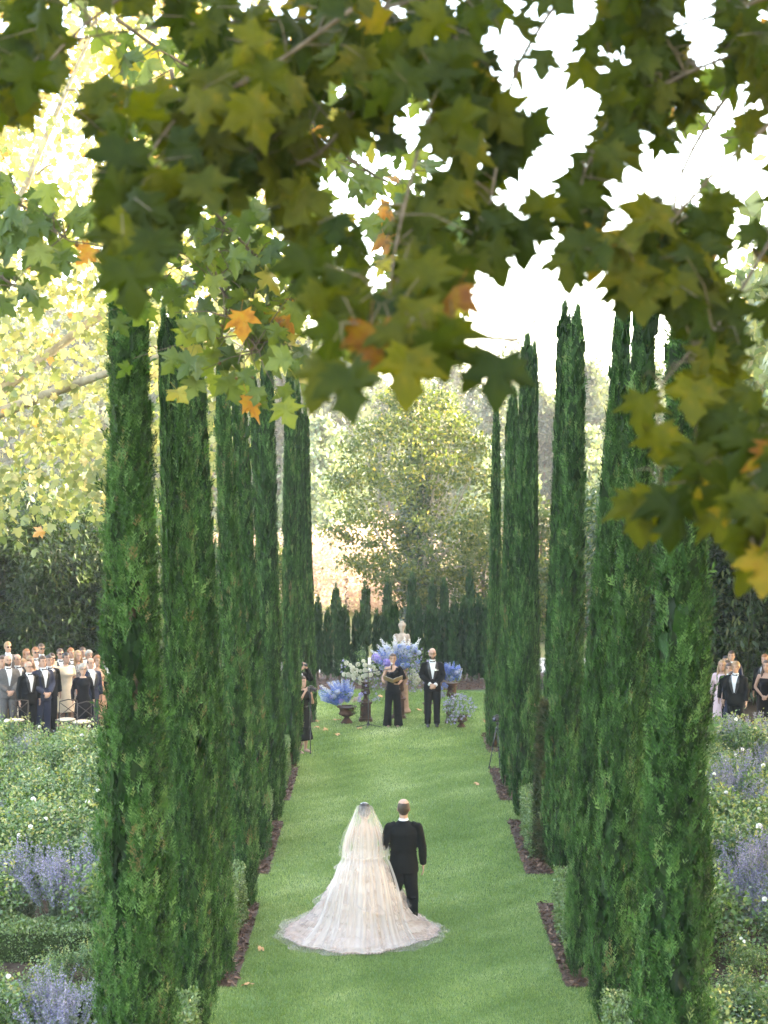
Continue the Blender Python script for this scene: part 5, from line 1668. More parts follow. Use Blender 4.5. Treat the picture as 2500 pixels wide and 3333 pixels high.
SP_P = spike_mesh(6, M_PINK, L=.22, n=60, r=.03, fs=.012)
HYD, HYDW, POM = ball_flower(M_PURP), ball_flower(M_CREAMF, .062), pompon(M_CREAMF)
HYDB = ball_flower(M_BLUE, .055)
HYDP = ball_flower(M_PALE, .055)
CLE = [clematis(M_LILAC, .042), clematis(M_LILAC, .034)]

def aim(o, p, d, roll=None, s=1.0):
    """place o at p with its Z along d"""
    d = Vector(d).normalized()
    q = Vector((0, 0, 1)).rotation_difference(d) @ Euler((0, 0, random.uniform(0, 6.28))).to_quaternion()
    o.rotation_mode = 'QUATERNION'
    o.rotation_quaternion = q
    o.location = p
    o.scale = (s, s, s)
def leaf_cloud(pts, n, sig, size, mat=M_FLEAF, name='foliage', tmpl=LEAF4):
    pts = np.array([tuple(p) for p in pts]); i = RNG.choice(len(pts), n)
    P = pts[i] + RNG.normal(0, sig, (n, 3))
    V, T, tn = scatter(*tmpl, P, frames(rand_unit(n), rand_unit(n) * .7 + np.array([0, -.5, .5])), RNG.uniform(.7, 1.3, n) * size, np.clip(RNG.normal(.5, .22, n), 0, 1))
    return mesh_np(name, V, T, mat, tn)
class Arr:
    def __init__(s, label, px, py, d):
        s.o = W(px, py, d); s.d = d
        s.t = thing('flower_arrangement', label, 'flowers', s.o)
        s.pts = []
    def L(s, px, py, dy=0.0):
        return W(px, py, s.d + dy) - s.o
    def spike(s, px, py, mes, dy=0.0, base=(0, 0)):
        tip = s.L(px, py, dy); b = Vector((base[0] + random.uniform(-.06, .06), random.uniform(-.06, .06), base[1]))
        dr = tip - b
        me_ = random.choice(mes); L0 = .62 if me_ in SP_W else .5
        k = max(.5, min(1.5, dr.length / L0 * .9))
        o = obj('delphinium_stem', me_, s.t)
        aim(o, tip - dr.normalized() * L0 * k, dr, s=k)
        s.pts.append(tip * .5)
    def ball(s, name, px, py, me_, k=1.0, dy=-.12):
        o = obj(name, me_, s.t); p = s.L(px, py, dy + random.uniform(-.05, .03))
        aim(o, p, (random.uniform(-.4, .4), -1, random.uniform(.1, .8)), s=k)
        s.pts.append(p)
    def clem(s, px, py, dy=-.12):
        o = obj('clematis_flower', random.choice(CLE), s.t); p = s.L(px, py, dy + random.uniform(-.12, .1))
        aim(o, p, (random.uniform(-.7, .7), -1, random.uniform(-.3, .8)), s=random.uniform(.75, 1.15))
        s.pts.append(p)
    def leaves(s, n, sig=.05, size=.045, mat=M_FLEAF):
        obj('foliage', leaf_cloud(s.pts, n, sig, size, mat), s.t)

def urn(label, px, py, prof_, d=None, k=1.0, n=22, z=0.0, fl=True):
    p = G(px, py) if d is None else Vector(((px - 1250) * d / F_PX, d, z))
    u = thing('urn', label, 'urn', p, 0, None, k)
    MB().lathe(prof_['bowl'], n).obj('bowl', M_IRON, u)
    MB().lathe(prof_['foot'], n).obj('foot', M_IRON, u)
    if 'rim' in prof_:
        MB().lathe(prof_['rim'], n).obj('rim', M_IRON, u)
    return u
LOW = dict(foot=[(.145, 0), (.145, .02), (.13, .03), (.085, .09), (.06, .13), (.062, .15)], bowl=[(.065, .145), (.12, .17), (.19, .205), (.20, .225), (.175, .25), (.165, .30), (.185, .35), (.205, .365)], rim=[(.20, .36), (.235, .375), (.235, .395), (.2, .395), (.18, .36)])
TALL = dict(foot=[(.10, 0), (.10, .02), (.07, .05), (.045, .12), (.05, .16)], bowl=[(.05, .155), (.10, .18), (.118, .21), (.118, .24), (.105, .27), (.10, .36), (.105, .43), (.12, .47)], rim=[(.115, .465), (.155, .48), (.15, .495), (.1, .49)])
def plinth(label, px, py, h=.44, w=.125):
    p = G(px, py)
    t = thing('pedestal', label, 'pedestal', p, 0)
    MB().box((0, 0, .02), (w * 1.32, w * 1.32, .02)).box((0, 0, .055), (w * 1.18, w * 1.18, .016)).obj('base', M_IRON, t, smooth=False)
    MB().box((0, 0, h / 2 + .03), (w, w, h / 2 - .045)).obj('shaft', M_IRON, t, smooth=False)
    for s in (1, -1):
        MB().box((0, s * (w + .004), h / 2 + .03), (w * .72, .004, h / 2 - .10)).obj('panel', M_IRON, t, smooth=False)
    MB().box((0, 0, h - .012), (w * 1.15, w * 1.15, .012)).box((0, 0, h + .012), (w * 1.3, w * 1.3, .012)).obj('cap', M_IRON, t, smooth=False)
    return p, h + .024

R_ = random.Random(77)
# 1 low urn at left with blue delphiniums
urn('low rusted iron urn on the grass at left, filled with blue delphiniums', 1129, 2353, LOW)
d1 = G(1129, 2353).y
A = Arr('blue delphinium spray with pink astilbe and ivy in the low left urn', 1126, 2296, d1)
for k in range(60):
    u = R_.random(); ang = math.radians(-84 + 122 * u); ln = (58 + 34 * math.sin(u * 3.1)) * R_.uniform(.65, 1.05)
    if u < .3: ln *= 1.25
    A.spike(1122 + ln * math.sin(ang), 2290 - ln * math.cos(ang) * .95, SP_B if k % 7 else SP_W, R_.uniform(-.25, .25), base=(-.02, .0))
for (px, py) in ((1080, 2268), (1175, 2262), (1168, 2276), (1110, 2282)):
    A.ball('hydrangea_head', px, py, HYD, .95)
for k in range(24):
    u = R_.random(); ang = math.radians(-75 + 105 * u); ln = 62 * math.sqrt(R_.random())
    A.ball('blue_bloom', 1122 + ln * math.sin(ang), 2288 - ln * .85 * math.cos(ang), HYDB if k % 3 else HYDP, R_.uniform(.7, 1.1), R_.uniform(-.22, .05))
for k in range(9):
    o = obj('astilbe_plume', SP_P, A.t); aim(o, A.L(1143 + R_.uniform(-8, 16), 2282 + R_.uniform(-4, 14), -.16), (R_.uniform(-.2, .7), -.5, R_.uniform(.2, 1)), s=.9)
for k in range(40):
    A.pts.append(A.L(1152 + R_.uniform(-8, 22), 2290 + 42 * (k / 40), -.2))
A.leaves(420, .035, .045)
# 2 white flowers on the pedestal urn
p, hh = plinth('square rusted iron pedestal left of the microphone stand', 1190, 2346)
urn('tall rusted iron urn on the left pedestal under white flowers', 1190, 2346, TALL, d=p.y, z=hh, k=.95)
A = Arr('white pompon blooms with trailing lilac clematis on the left pedestal', 1190, 2218, p.y)
wh = [(1128, 2158), (1140, 2165), (1165, 2163), (1183, 2152), (1188, 2165), (1204, 2168), (1216, 2172), (1120, 2195), (1133, 2196), (1147, 2184), (1160, 2182), (1174, 2184), (1188, 2182), (1150, 2198), (1165, 2200), (1182, 2202), (1192, 2196), (1171, 2209), (1205, 2196), (1173, 2222), (1222, 2184), (1148, 2174), (1230, 2190), (1152, 2208), (1198, 2185), (1140, 2200), (1158, 2190)]
for (px, py) in wh:
    A.ball('white_bloom', px, py, POM, R_.uniform(1.0, 1.35), -.16 + R_.uniform(-.05, .12))
for k in range(70):
    if k < 34: px, py = R_.uniform(1108, 1250), R_.uniform(2150, 2222)
    else: px, py = R_.gauss(1216, 16), R_.uniform(2205, 2282)
    A.clem(px, py, -.05)
for k in range(12): A.clem(R_.uniform(1108, 1160), R_.uniform(2215, 2240), 0)
for k in range(14): A.pts.append(A.L(1165 + R_.uniform(-14, 20), 2126 + R_.uniform(-8, 24), 0))
A.leaves(900, .05, .045)
# 3 big centre arrangement in front of the statue
p3, hh = plinth('square rusted iron pedestal behind the officiant', 1298, 2337, h=.47, w=.13)
urn('rusted iron urn on the centre pedestal behind the officiant', 1302, 2337, TALL, d=p3.y, z=hh, k=.9)
A = Arr('tall white and blue delphinium arrangement below the stone statue', 1304, 2196, p3.y - .05)
tips = [(1206, 2116), (1220, 2122), (1238, 2078), (1246, 2098), (1256, 2090), (1268, 2098), (1228, 2100), (1282, 2066), (1284, 2090), (1296, 2092), (1308, 2086), (1318, 2074), (1322, 2088), (1334, 2080), (1340, 2094), (1368, 2076), (1358, 2092), (1350, 2104), (1272, 2110), (1260, 2112), (1245, 2118), (1232, 2126), (1216, 2134), (1290, 2104), (1304, 2104), (1314, 2100), (1330, 2104), (1278, 2086), (1250, 2108), (1344, 2112)]
for (px, py) in tips:
    A.spike(px, py, SP_W, R_.uniform(-.2, .2), base=(0, .05))
for k in range(20):
    A.spike(R_.uniform(1216, 1372), R_.uniform(2112, 2140), SP_B if k % 3 else SP_W, R_.uniform(-.3, -.05))
for k in range(34):
    px = R_.uniform(1225, 1368); A.ball('pale_bloom', px, R_.uniform(2098, 2165) + abs(px - 1300) * .12, HYDP if k % 3 else HYDB, R_.uniform(.75, 1.2), R_.uniform(-.3, .0))
for (px, py) in ((1230, 2148), (1258, 2156), (1262, 2166), (1222, 2140)):
    A.ball('hydrangea_head', px, py, HYD, 1.5, -.28)
for (px, py) in ((1344, 2186), (1352, 2198), (1360, 2212), (1338, 2204), (1352, 2222)):
    A.ball('white_hydrangea', px, py, HYDW, 1.15, -.2)
for k in range(95):
    A.clem(R_.gauss(1342, 24), R_.uniform(2110, 2200), -.18)
for k in range(40):
    A.clem(R_.gauss(1350, 16), R_.uniform(2195, 2256), -.12)
A.leaves(1300, .05, .045)
# 4 urn behind the groom
urn('rusted iron urn standing on the grass behind the grooms legs', 1392, 2345, TALL, k=.85)
# 5 blue flowers on the right pedestal
p5, hh = plinth('square rusted iron pedestal right of the groom', 1466, 2352, h=.40, w=.10)
urn('tall rusted iron urn on the right pedestal under blue delphiniums', 1471, 2352, TALL, d=p5.y, z=hh, k=1.05)
A = Arr('upright blue delphinium bunch on the pedestal right of the groom', 1471, 2220, p5.y)
for k in range(52):
    px = R_.uniform(1436, 1506)
    A.spike(px, 2146 + abs(px - 1471) * .35 + R_.uniform(0, 38), SP_B if k % 8 else SP_W, R_.uniform(-.22, .18), base=((px - 1471) * .003, .0))
for k in range(20):
    A.ball('blue_bloom', R_.uniform(1440, 1502), R_.uniform(2165, 2214), HYDB if k % 4 else HYDP, R_.uniform(.7, 1.0), R_.uniform(-.2, .05))
for (px, py) in ((1446, 2228), (1452, 2233), (1436, 2240)):
    A.ball('hydrangea_head', px, py, HYDB, .9, -.1)
for k in range(18):
    A.clem(R_.uniform(1434, 1450), R_.uniform(2250, 2272), 0)
for k in range(10): A.pts.append(A.L(1492 + R_.uniform(-14, 10), 2212 + R_.uniform(-20, 14), -.1))
A.leaves(420, .04, .04)
# 6 low clematis urn
urn('low dark iron urn at right overflowing with lilac clematis', 1502, 2366, LOW, k=.72)
A = Arr('lilac clematis tumbling out of the low right urn', 1502, 2330, G(1502, 2366).y)
for k in range(165):
    a = R_.uniform(0, 6.28); r_ = math.sqrt(R_.random())
    px, py = 1496 + 56 * r_ * math.cos(a), 2304 + 42 * r_ * math.sin(a) - 4
    A.clem(px, py, R_.uniform(-.25, .2))
for k in range(14): A.clem(R_.uniform(1448, 1490), R_.uniform(2335, 2362), -.2)
A.leaves(1500, .05, .036)

# statue
def statue():
    mb = MB(); head_shape(mb)
    mb.tube([(0, .012, 1.38), (0, .012, 1.46), (0, -.002, 1.56)], [.062, .047, .046], 12)
    mb.ring_loft([(0, 0, .98, .16, .12), (0, 0, 1.08, .13, .10), (0, 0, 1.18, .135, .105), (0, 0, 1.28, .15, .112), (0, .003, 1.37, .152, .095), (0, .01, 1.42, .12, .07), (0, .01, 1.455, .06, .052)], 20)
    for s in (1, -1):
        mb.ball((s * .06, -.085, 1.25), (.055, .05, .055), 10, 8)
        mb.ball((s * .155, .008, 1.385), .058, 10, 8)
        mb.tube([(s * .155, .008, 1.39), (s * .19, .01, 1.24), (s * .185, -.04, 1.08)], [.056, .05, .042], 10)
        mb.tube([(s * .185, -.04, 1.09), (s * .08, -.13, 1.05)], [.042, .032], 10)
    mb.ball((0, .022, 1.675), (.108, .116, .086), 14, 10)          # hair bands and top knot
    mb.ball((0, .0, 1.765), (.058, .058, .036), 12, 8)
    for k in range(9):
        a = -1.3 + 2.6 * k / 8
        mb.ball((.085 * math.sin(a), -.075 * math.cos(a), 1.688 - .02 * abs(a)), .019, 8, 6)
    mb.tube([(-.15, -.09, 1.22), (0, -.14, 1.16), (.16, -.07, 1.10)], .02, 8)
    mb.tube([(-.14, -.08, 1.13), (0, -.12, 1.06), (.14, -.08, 1.02)], .02, 8)
    return remesh(mb, .010, 'bust', M_STONE, 2)
sd = 36.2
sx = (1309 - 1250) * sd / F_PX
st = thing('statue', 'weathered stone bust of a woman on a pale pedestal behind the flowers', 'statue', (sx, sd, 0), -.05)
part('bust', statue(), st, loc=(0, 0, .66), scale=.885)
MB().lathe([(.22, 0), (.22, .05), (.19, .09), (.165, .14), (.15, .5), (.15, 1.2), (.17, 1.3), (.2, 1.35), (.205, 1.40), (.205, 1.45), (.16, 1.5), (.14, 1.54)], 26).obj('pedestal', M_TERRA, st)

# microphone stand
M_STANDB = plain('stand_black', (0.015, 0.016, 0.018), 0.4, 0.5)
M_MESHG = plain('mic_grille', (0.30, 0.30, 0.31), 0.35, 0.5, metal=0.6)
pm = G(1199, 2366)
ms = thing('microphone_stand', 'black boom microphone stand in front of the officiant', 'microphone stand', pm)
MB().tube([(0, 0, .06), (0, 0, .75)], .011, 8).obj('lower_pole', M_STANDB, ms)
MB().tube([(0, 0, .75), (0, 0, 1.27)], .008, 8).obj('upper_pole', M_STANDB, ms)
MB().lathe([(.035, .03), (.035, .07), (.022, .11), (.014, .14)], 12).obj('hub', M_STANDB, ms)
for a in (3.4, 4.6, 6.1):
    MB().tube([(0, 0, .06), (.15 * math.cos(a), .15 * math.sin(a) * .9, .035), (.30 * math.cos(a), .30 * math.sin(a), .012)], .009, 6).obj('leg', M_STANDB, ms)
e0 = W(1181, 2191, pm.y) - pm; e1 = W(1273, 2177, pm.y - .16) - pm
MB().tube([e0, e1], .011, 8).obj('boom', M_STANDB, ms)
MB().ball((0, 0, 1.265), (.022, .022, .025), 8, 6).obj('boom_clamp', M_STANDB, ms)
mc = MB().tube([e1 + Vector((.008, 0, -.02)), e1 + Vector((.012, -.01, .09))], [.012, .018], 10).obj('microphone', M_STANDB, ms)
MB().ball(e1 + Vector((.013, -.012, .115)), (.026, .026, .030), 12, 8).obj('grille', M_MESHG, mc)

# film camera on a tripod at the right hedge
tp = thing('tripod', 'black tripod standing at the right box hedge beside the lawn', 'tripod', (2.26, 29.35, 0))
for a in (3.6, 4.9, 1.2):
    p0, p1 = Vector((.03 * math.cos(a), .03 * math.sin(a), .78)), Vector((.20 * math.cos(a), .20 * math.sin(a), .0))
    l = MB().tube([p0, p0.lerp(p1, .5)], .014, 8).tube([p0.lerp(p1, .45), p1], .010, 8).obj('leg', M_STANDB, tp)
    MB().tube([p0.lerp(p1, .46), p0.lerp(p1, .52)], .019, 8).obj('leg_clamp', M_STANDB, l)
MB().tube([(0, 0, .74), (0, 0, .88)], .016, 8).ball((0, 0, .80), (.045, .045, .03), 10, 6).obj('centre_column', M_STANDB, tp)
MB().ball((0, 0, .90), (.03, .03, .035), 10, 8).obj('head', M_STANDB, tp)
camera_body('video_camera', 'dark film camera mounted on the tripod by the right hedge', (2.26, 29.35, 1.0), -.5, 1.05)

# iron garden chairs among the left guests
M_CHAIR = plain('chair_iron', (0.03, 0.022, 0.018), 0.6, 0.4)
M_CUSH = plain('cushion', (0.55, 0.47, 0.36), 0.8, 0.1, var=0.1)
def chair(x, y, rz, label):
    c = thing('garden_chair', label, 'chair', (x, y, 0), rz, 'iron chairs among the guests')
    for sx_ in (1, -1):
        MB().tube([(sx_ * .2, -.2, 0), (sx_ * .2, -.2, .45)], .011, 6).obj('leg', M_CHAIR, c)
        MB().tube([(sx_ * .2, .2, 0), (sx_ * .2, .2, .45), (sx_ * .19, .23, .92)], .011, 6).obj('leg', M_CHAIR, c)
    MB().tube([(-.19, .23, .92), (0, .24, .955), (.19, .23, .92)], .012, 6).tube([(-.19, .215, .6), (.19, .23, .90)], .008, 6).tube([(.19, .215, .6), (-.19, .23, .90)], .008, 6).tube([(-.2, .21, .58), (.2, .21, .58)], .008, 6).obj('backrest', M_CHAIR, c)
    MB().box((0, 0, .455), (.21, .21, .012)).obj('seat', M_CHAIR, c, smooth=False)
    MB().ball((0, 0, .485), (.20, .20, .03), 14, 8).obj('cushion', M_CUSH, c)
for (px, d, rz, lab) in ((45, 32.2, .7, 'iron garden chair with pale cushion at the far left beside the khaki dress'), (212, 32.3, .4, 'iron cross backed chair in front of the woman in cream'), (262, 32.0, .6, 'iron garden chair with pale cushion in front of the older woman')):
    chair((px - 1250) * d / F_PX, d, rz + math.pi, lab)

# fallen leaves on the grass
M_FALL = plain('fallen_leaf', (0.34, 0.15, 0.06), 0.7, 0.2, col2=(0.52, 0.33, 0.17), scale=7)
FALL = [mesh_np('fallen_leaf', *plane_leaf(140 + i, .5, .12), M_FALL) for i in range(3)]
for i, (px, py, wh_) in enumerate([(1036, 2345, 'by the farthest left cypress'), (1098, 2342, 'left of the low blue flower urn'), (1108, 2341, 'touching the low blue flower urn'), (1033, 2366, 'near the lawn edge at the left cypresses'), (1054, 2372, 'on open grass left of the ceremony'), (1165, 2369, 'beside the microphone stand'),
                                   (1092, 2388, 'on the grass in front of the blue urn'), (1322, 2307, 'on the grass between officiant and groom'), (1358, 2308, 'close behind the groom'), (1584, 2323, 'far right beside the cypress'), (1575, 2345, 'right of the clematis urn'), (1241, 2264, 'on the grass behind the white flowers'),
                                   (845, 3080, 'rust coloured, on the grass left of the bridal train'), (801, 3203, 'large, at the edge of the left mulch'), (1552, 2548, 'on the middle of the right lawn'), (2130, 3320, 'on top of the front right box hedge')]):
    p = G(px, py, .035 if py < 3300 else .74)
    o = obj('fallen_leaf', FALL[i % 3], None, loc=p, rot=(random.uniform(-.4, .4), random.uniform(-.4, .4), random.uniform(0, 6.28)), scale=random.uniform(.10, .16))
    tag(o, 'dry fallen plane leaf %s' % wh_, 'leaf', 'fallen leaves')

# ------------------------------------------------------------------ plane branches hanging in front
M_NEAR = leaf_mat('plane_leaves_near_shaded', [(0.0, (0.007, 0.017, 0.001)), (0.35, (0.024, 0.036, 0.002)), (0.62, (0.064, 0.066, 0.004)), (0.80, (0.16, 0.11, 0.009)), (0.92, (0.13, 0.050, 0.008)), (1.0, (0.10, 0.036, 0.012))], trans=0.5, rough=0.55, spec=0.12, tint=(1, 1, .45), noise=0.5, nscale=2.6)  # nearest leaves: their shade is put into the darker colours
M_MID = leaf_mat('plane_leaves_middle_lit', [(0.0, (0.022, 0.045, 0.010)), (0.35, (0.055, 0.088, 0.018)), (0.62, (0.13, 0.16, 0.03)), (0.80, (0.27, 0.23, 0.04)), (0.92, (0.32, 0.14, 0.03)), (1.0, (0.18, 0.07, 0.03))], trans=0.45, rough=0.45, spec=0.25, tint=(1, 1, .5), noise=0.35, nscale=2.2)  # same leaf in lighter colours, sunlight painted in
M_TWIG = plain('plane_twig', (0.05, 0.036, 0.022), 0.8, 0.2, col2=(0.11, 0.085, 0.06), scale=14)
M_BALL = plain('seed_ball', (0.14, 0.085, 0.04), 0.95, 0.1, var=0.4, scale=60, bump=1.0)
NEAR, MID = [], []
for tv in (.12, .22, .32, .42, .5, .6, .78, .92):
    for c in (.2, .45, -.3):
        v, t_ = plane_leaf(int(tv * 1000 + c * 100), c, .07)
        NEAR.append(mesh_np('plane_leaf', v, t_, M_NEAR, np.full(len(v), tv)))
        MID.append(mesh_np('plane_leaf', v, t_, M_MID, np.full(len(v), tv)))
def pick(bright, pool):
    k = min(7, max(0, int(random.gauss(2.2 + 2.2 * bright, 1.7))))
    return pool[k * 3 + random.randrange(3)]
SEED = MB().ball((0, 0, 0), (.016, .016, .016), 10, 8).tube([(0, 0, .014), (.004, 0, .07)], .0015, 4).mesh('seed_ball', M_BALL)

CONT = [(-200, 300), (0, 300), (60, 300), (100, 265), (150, 255), (205, 340), (215, 640), (240, 672), (330, 610), (385, 560), (395, 450), (450, 470), (560, 480), (640, 530), (655, 690), (700, 740), (800, 740),
        (860, 760), (930, 740), (985, 690), (995, 640), (1040, 690), (1095, 620), (1120, 570), (1195, 490), (1208, 560), (1225, 650), (1310, 645), (1335, 690), (1400, 700), (1450, 690), (1470, 790), (1500, 1150), (1560, 1180), (1595, 1290), (1900, 1310)]
GAPS = [(1215, 80, 20, 36), (1220, 195, 34, 52), (1235, 290, 46, 50), (1180, 385, 52, 38), (1130, 425, 60, 34), (1110, 650, 95, 85), (1160, 560, 50, 60), (1405, 365, 56, 46), (1325, 440, 48, 38), (1470, 425, 44, 34),
        (1515, 110, 38, 60), (1530, 330, 28, 40), (1600, 400, 40, 46), (830, 380, 66, 32), (740, 405, 40, 36), (820, 470, 58, 36), (815, 632, 28, 18), (720, 240, 30, 18), (890, 255, 22, 12), (1000, 492, 24, 24),
        (920, 360, 28, 36), (1640, 360, 28, 56), (1590, 565, 34, 56), (1625, 660, 26, 56), (1445, 715, 34, 34), (1640, 780, 24, 46), (130, 240, 60, 62), (200, 90, 62, 56), (330, 110, 44, 50), (400, 170, 18, 28), (310, 330, 26, 36),
        (60, 420, 60, 90), (170, 420, 40, 80), (1050, 300, 14, 10), (1100, 120, 30, 16), (1580, 250, 12, 12)]
def seen(p):
    """where a point falls in the 1659-wide view"""
    c, s = math.cos(PITCH), math.sin(PITCH)
    z = p.z - CAM_H
    f = p.y * c - z * s; u = p.y * s + z * c
    return (1250 + F_PX * p.x / f) * .6636, (1666.5 - F_PX * u / f) * .6636
def open_air(p, tt, s, near):
    for q in (0.0, .35, .7, 1.0):
        x, y = seen(p + tt * (s * q))
        if near:
            for (x0, y0), (x1, y1) in zip(CONT, CONT[1:]):
                if x0 <= x <= x1:
                    if y > y0 + (y1 - y0) * (x - x0) / (x1 - x0 + 1e-6):
                        return True
        r = .36 * s * F_PX / max(1, p.y) * .6636 * (.55 if q in (0.0, 1.0) else .9)
        for (gx, gy, rx, ry) in GAPS if near else [g for g in GAPS if g[0] > 1080]:
            if ((x - gx) / (rx + r * .55)) ** 2 + ((y - gy) / (ry + r * .55)) ** 2 < 1:
                return True
    return False

def branch(label, path, d, n, spread, size, bright=0.3, seeds=0, extra=(), sag=0.6):
    """path: photo pixels of the 1659-wide view; d: distance (start, end); n leaves within spread metres of the branch"""
    k = 2500 / 1659.0
    P = [W(x * k, y * k, d[0] + (d[1] - d[0]) * i / max(1, len(path) - 1)) for i, (x, y) in enumerate(path)]
    root = P[0]
    t = thing('plane_branch', label, 'branch', root, 0, 'plane tree branches hanging over the view')
    L = [p - root for p in spline(P, 7)]
    mb = MB()
    r0 = .0011 * d[0] + .003
    mb.tube(L, [r0 * (1 - .75 * i / (len(L) - 1)) for i in range(len(L))], 7)
    for i in range(n + len(extra)):
        s = size * random.uniform(.75, 1.2)
        tt = Vector((random.gauss(0, .55), random.gauss(0, .35), -sag - random.random() * .6)).normalized()
        if i < n:
            ok = False
            for _ in range(6):
                b = L[int(len(L) * random.random() ** .85) % len(L)]
                off = Vector((random.gauss(0, spread * .55), random.gauss(0, spread * .5), random.gauss(-spread * .12, spread * .45)))
                p = b + off
                if not open_air(p + root, tt, s, d[0] < 7):
                    ok = True
                    break
            if not ok:
                continue
        else:
            x, y, dd = extra[i - n][:3]
            s = extra[i - n][3] * .8 if len(extra[i - n]) > 3 else size * random.uniform(.9, 1.15)
            tt = Vector((random.gauss(0, .22) if len(extra[i - n]) < 5 else extra[i - n][4], random.gauss(0, .2), -1)).normalized()
            p = W(x * k, y * k, dd) - root
            b = min(L, key=lambda q: (q - p).length)
        nn = Vector((random.gauss(0, .8), -1 if random.random() < .75 else 1, random.gauss(.2, .7))) if i < n else Vector((random.gauss(0, .35), -1, random.gauss(.1, .35)))
        X = tt.cross(nn).normalized(); Z = X.cross(tt)
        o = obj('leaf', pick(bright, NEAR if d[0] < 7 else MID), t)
        o.matrix_local = Matrix.Translation(p) @ Matrix((X, tt, Z)).transposed().to_4x4() @ Matrix.Scale(s, 4)
        if i % 2 == 0 or i >= n:                                 # twig from the branch to the stalk
            e = p - tt * (.42 * s)
            m = b.lerp(e, .5) + Vector((random.gauss(0, .02), random.gauss(0, .02), .03))
            mb.tube([b, m, e], [r0 * .38, r0 * .28, r0 * .16], 4, cap=False)
    mb.obj('twig', M_TWIG, t)
    for i in range(seeds):
        b = L[random.randrange(len(L) // 2, len(L))]
        obj('seed_ball', SEED, t, loc=b + Vector((random.gauss(0, spread * .4), random.gauss(0, .1), -random.uniform(.05, spread * .6))), scale=random.uniform(.8, 1.15))
    return t

branch('near plane branch along the top of the view', [(1120, -60), (760, 30), (420, 50), (140, 90), (-30, 150)], (5.6, 6.2), 90, .34, 0.163)
branch('near plane branch drooping to a large leaf cluster at upper left', [(760, 20), (560, 160), (400, 240), (310, 360), (290, 440)], (5.4, 4.9), 51, .24, 0.172, extra=[(330, 500, 4.7), (290, 470, 4.8), (350, 440, 4.9), (275, 560, 4.6), (320, 420, 4.8), (260, 360, 5.0)])
branch('near plane branch above the left cypress tops', [(980, 40), (800, 200), (690, 330), (560, 380), (500, 390)], (5.6, 5.4), 65, .30, 0.163)
branch('near plane branch hanging in the centre, lowest over the statue tree', [(1040, 60), (930, 250), (880, 420), (850, 560), (840, 660)], (5.4, 4.6), 45, .23, 0.163, extra=[(760, 640, 4.5), (700, 620, 4.5), (905, 560, 4.5), (840, 640, 4.4), (930, 640, 4.5), (870, 720, 4.4), (780, 700, 4.4)])
branch('big blurred plane leaves dangling at mid centre', [(1120, 735), (1040, 730), (940, 735), (850, 715), (770, 700)], (4.4, 4.3), 0, .1, .2, .5, extra=[(885, 752, 4.2, .22, -.1), (940, 715, 4.25, .2, .2), (748, 790, 4.2, .215, .15), (705, 780, 4.25, .19, -.35), (975, 690, 4.3, .18, .1), (800, 700, 4.3, .2, .0), (730, 690, 4.3, .19, -.2), (860, 690, 4.3, .2, .1), (905, 650, 4.35, .2, 0)])
branch('single green and rust plane leaf hanging right of centre', [(1160, 690), (1110, 735), (1085, 760)], (4.4, 4.4), 0, .1, .2, .6, extra=[(1082, 768, 4.3, .205, -.12), (1050, 765, 4.35, .16, -.5)])
branch('near plane branch between the centre and the right sky gap', [(1250, -60), (1120, 140), (1080, 320), (1060, 430), (1045, 500)], (5.6, 5.2), 58, .24, 0.155, extra=[(1060, 520, 5.0), (1020, 540, 5.0), (1130, 470, 5.1), (1170, 420, 5.1)])
branch('near plane branch right of the bright sky gap', [(1700, 80), (1480, 160), (1330, 260), (1260, 380), (1262, 470)], (5.8, 5.3), 65, .24, 0.155, extra=[(1255, 500, 5.1), (1300, 500, 5.15), (1230, 540, 5.1)])
branch('near plane branch at upper right', [(1720, 220), (1590, 330), (1500, 420), (1420, 520), (1380, 600)], (5.8, 5.2), 53, .24, 0.155, extra=[(1400, 600, 5.1), (1350, 560, 5.1), (1460, 600, 5.1)])
branch('near plane branch drooping along the right edge', [(1720, 420), (1640, 560), (1560, 690), (1490, 760), (1430, 830)], (5.6, 5.0), 49, .22, 0.155, .45, extra=[(1390, 850, 4.9), (1420, 920, 4.9), (1500, 820, 4.9)])
branch('near plane branch with yellowing leaves over the front right cypress', [(1740, 900), (1640, 960), (1560, 1010), (1480, 1040), (1430, 1045)], (5.2, 4.8), 21, .2, 0.163, .9, extra=[(1450, 1060, 4.7), (1420, 1060, 4.75), (1560, 1030, 4.8), (1500, 960, 4.9), (1375, 1065, 4.8)])
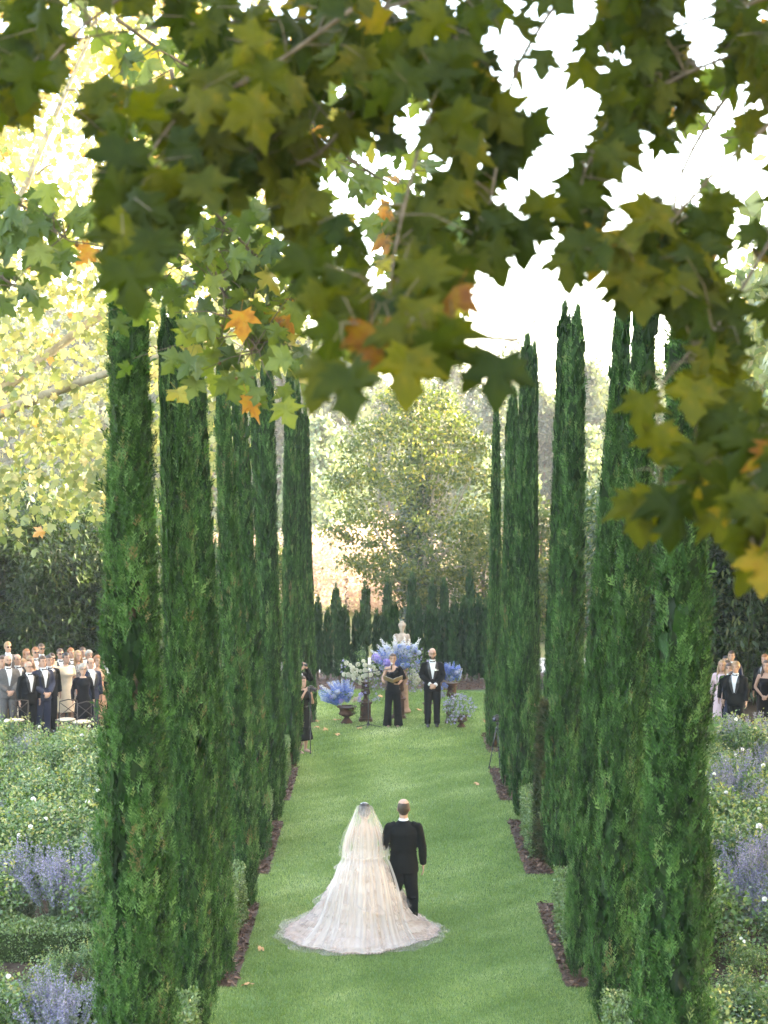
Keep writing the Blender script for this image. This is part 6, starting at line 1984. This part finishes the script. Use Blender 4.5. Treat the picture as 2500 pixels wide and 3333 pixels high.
branch('dense near plane leaves at the far right edge', [(1740, 980), (1660, 1090), (1625, 1150), (1640, 1200)], (4.6, 4.4), 23, .16, 0.163, .5)
branch('near plane branch filling the top right corner', [(1740, -40), (1560, 30), (1420, 60), (1290, 40)], (6.0, 5.8), 69, .32, 0.155)
branch('near plane branch in the top left corner', [(330, -50), (200, 40), (110, 130), (60, 220)], (6.0, 5.6), 45, .28, 0.163, .5)
branch('near plane branch across the upper centre', [(900, -80), (760, 110), (640, 200), (520, 260)], (6.2, 6.4), 61, .36, 0.163)
branch('long middle plane branch with seed balls over the left cypresses', [(370, 150), (400, 320), (430, 470), (470, 600), (520, 700), (560, 760)], (11.5, 11.0), 150, .62, .19, .55, seeds=8)
branch('leafy side branch over the second left cypress', [(430, 420), (520, 520), (600, 600), (640, 680)], (11.5, 11.5), 62, .42, .19, .75, seeds=3)
branch('sharp plane branch entering from the left edge', [(-60, 400), (40, 440), (110, 490), (150, 520)], (10.5, 10.2), 40, .34, .19, .35, seeds=3)
branch('lower plane twig at the left edge', [(-60, 560), (20, 610), (60, 630)], (10, 9.8), 14, .22, .19, .35)
branch('yellowing middle branch above the centre sky gap', [(640, 250), (780, 360), (880, 420), (930, 500), (960, 560)], (10.5, 10), 75, .48, .18, .85, seeds=4)
branch('middle branch with light gaps at upper left centre', [(250, 40), (420, 150), (600, 200), (760, 240)], (10, 10.5), 70, .55, .19, .6, seeds=3)
branch('middle branch at the top right with sky between leaves', [(1700, 60), (1540, 250), (1460, 420), (1480, 560)], (9.5, 9.0), 46, .42, .18, .45, seeds=3)

# ------------------------------------------------------------------ hazy air
def haze(density):
    m, nt, out = nodes('haze_air')
    pv = N(nt, 'ShaderNodeVolumePrincipled')
    pv.inputs['Color'].default_value = (0.93, 0.95, 1.0, 1)
    pv.inputs['Density'].default_value = density
    pv.inputs['Anisotropy'].default_value = 0.0
    nt.links.new(pv.outputs[0], out.inputs['Volume'])
    o = MB().box((0, 250, 13.5), (420, 270, 15.5)).obj('haze', m, None, smooth=False)
    kind(o, 'stuff')
    tag(o, 'pale hazy air between the garden and the distant trees', 'haze')
haze(0.0005)
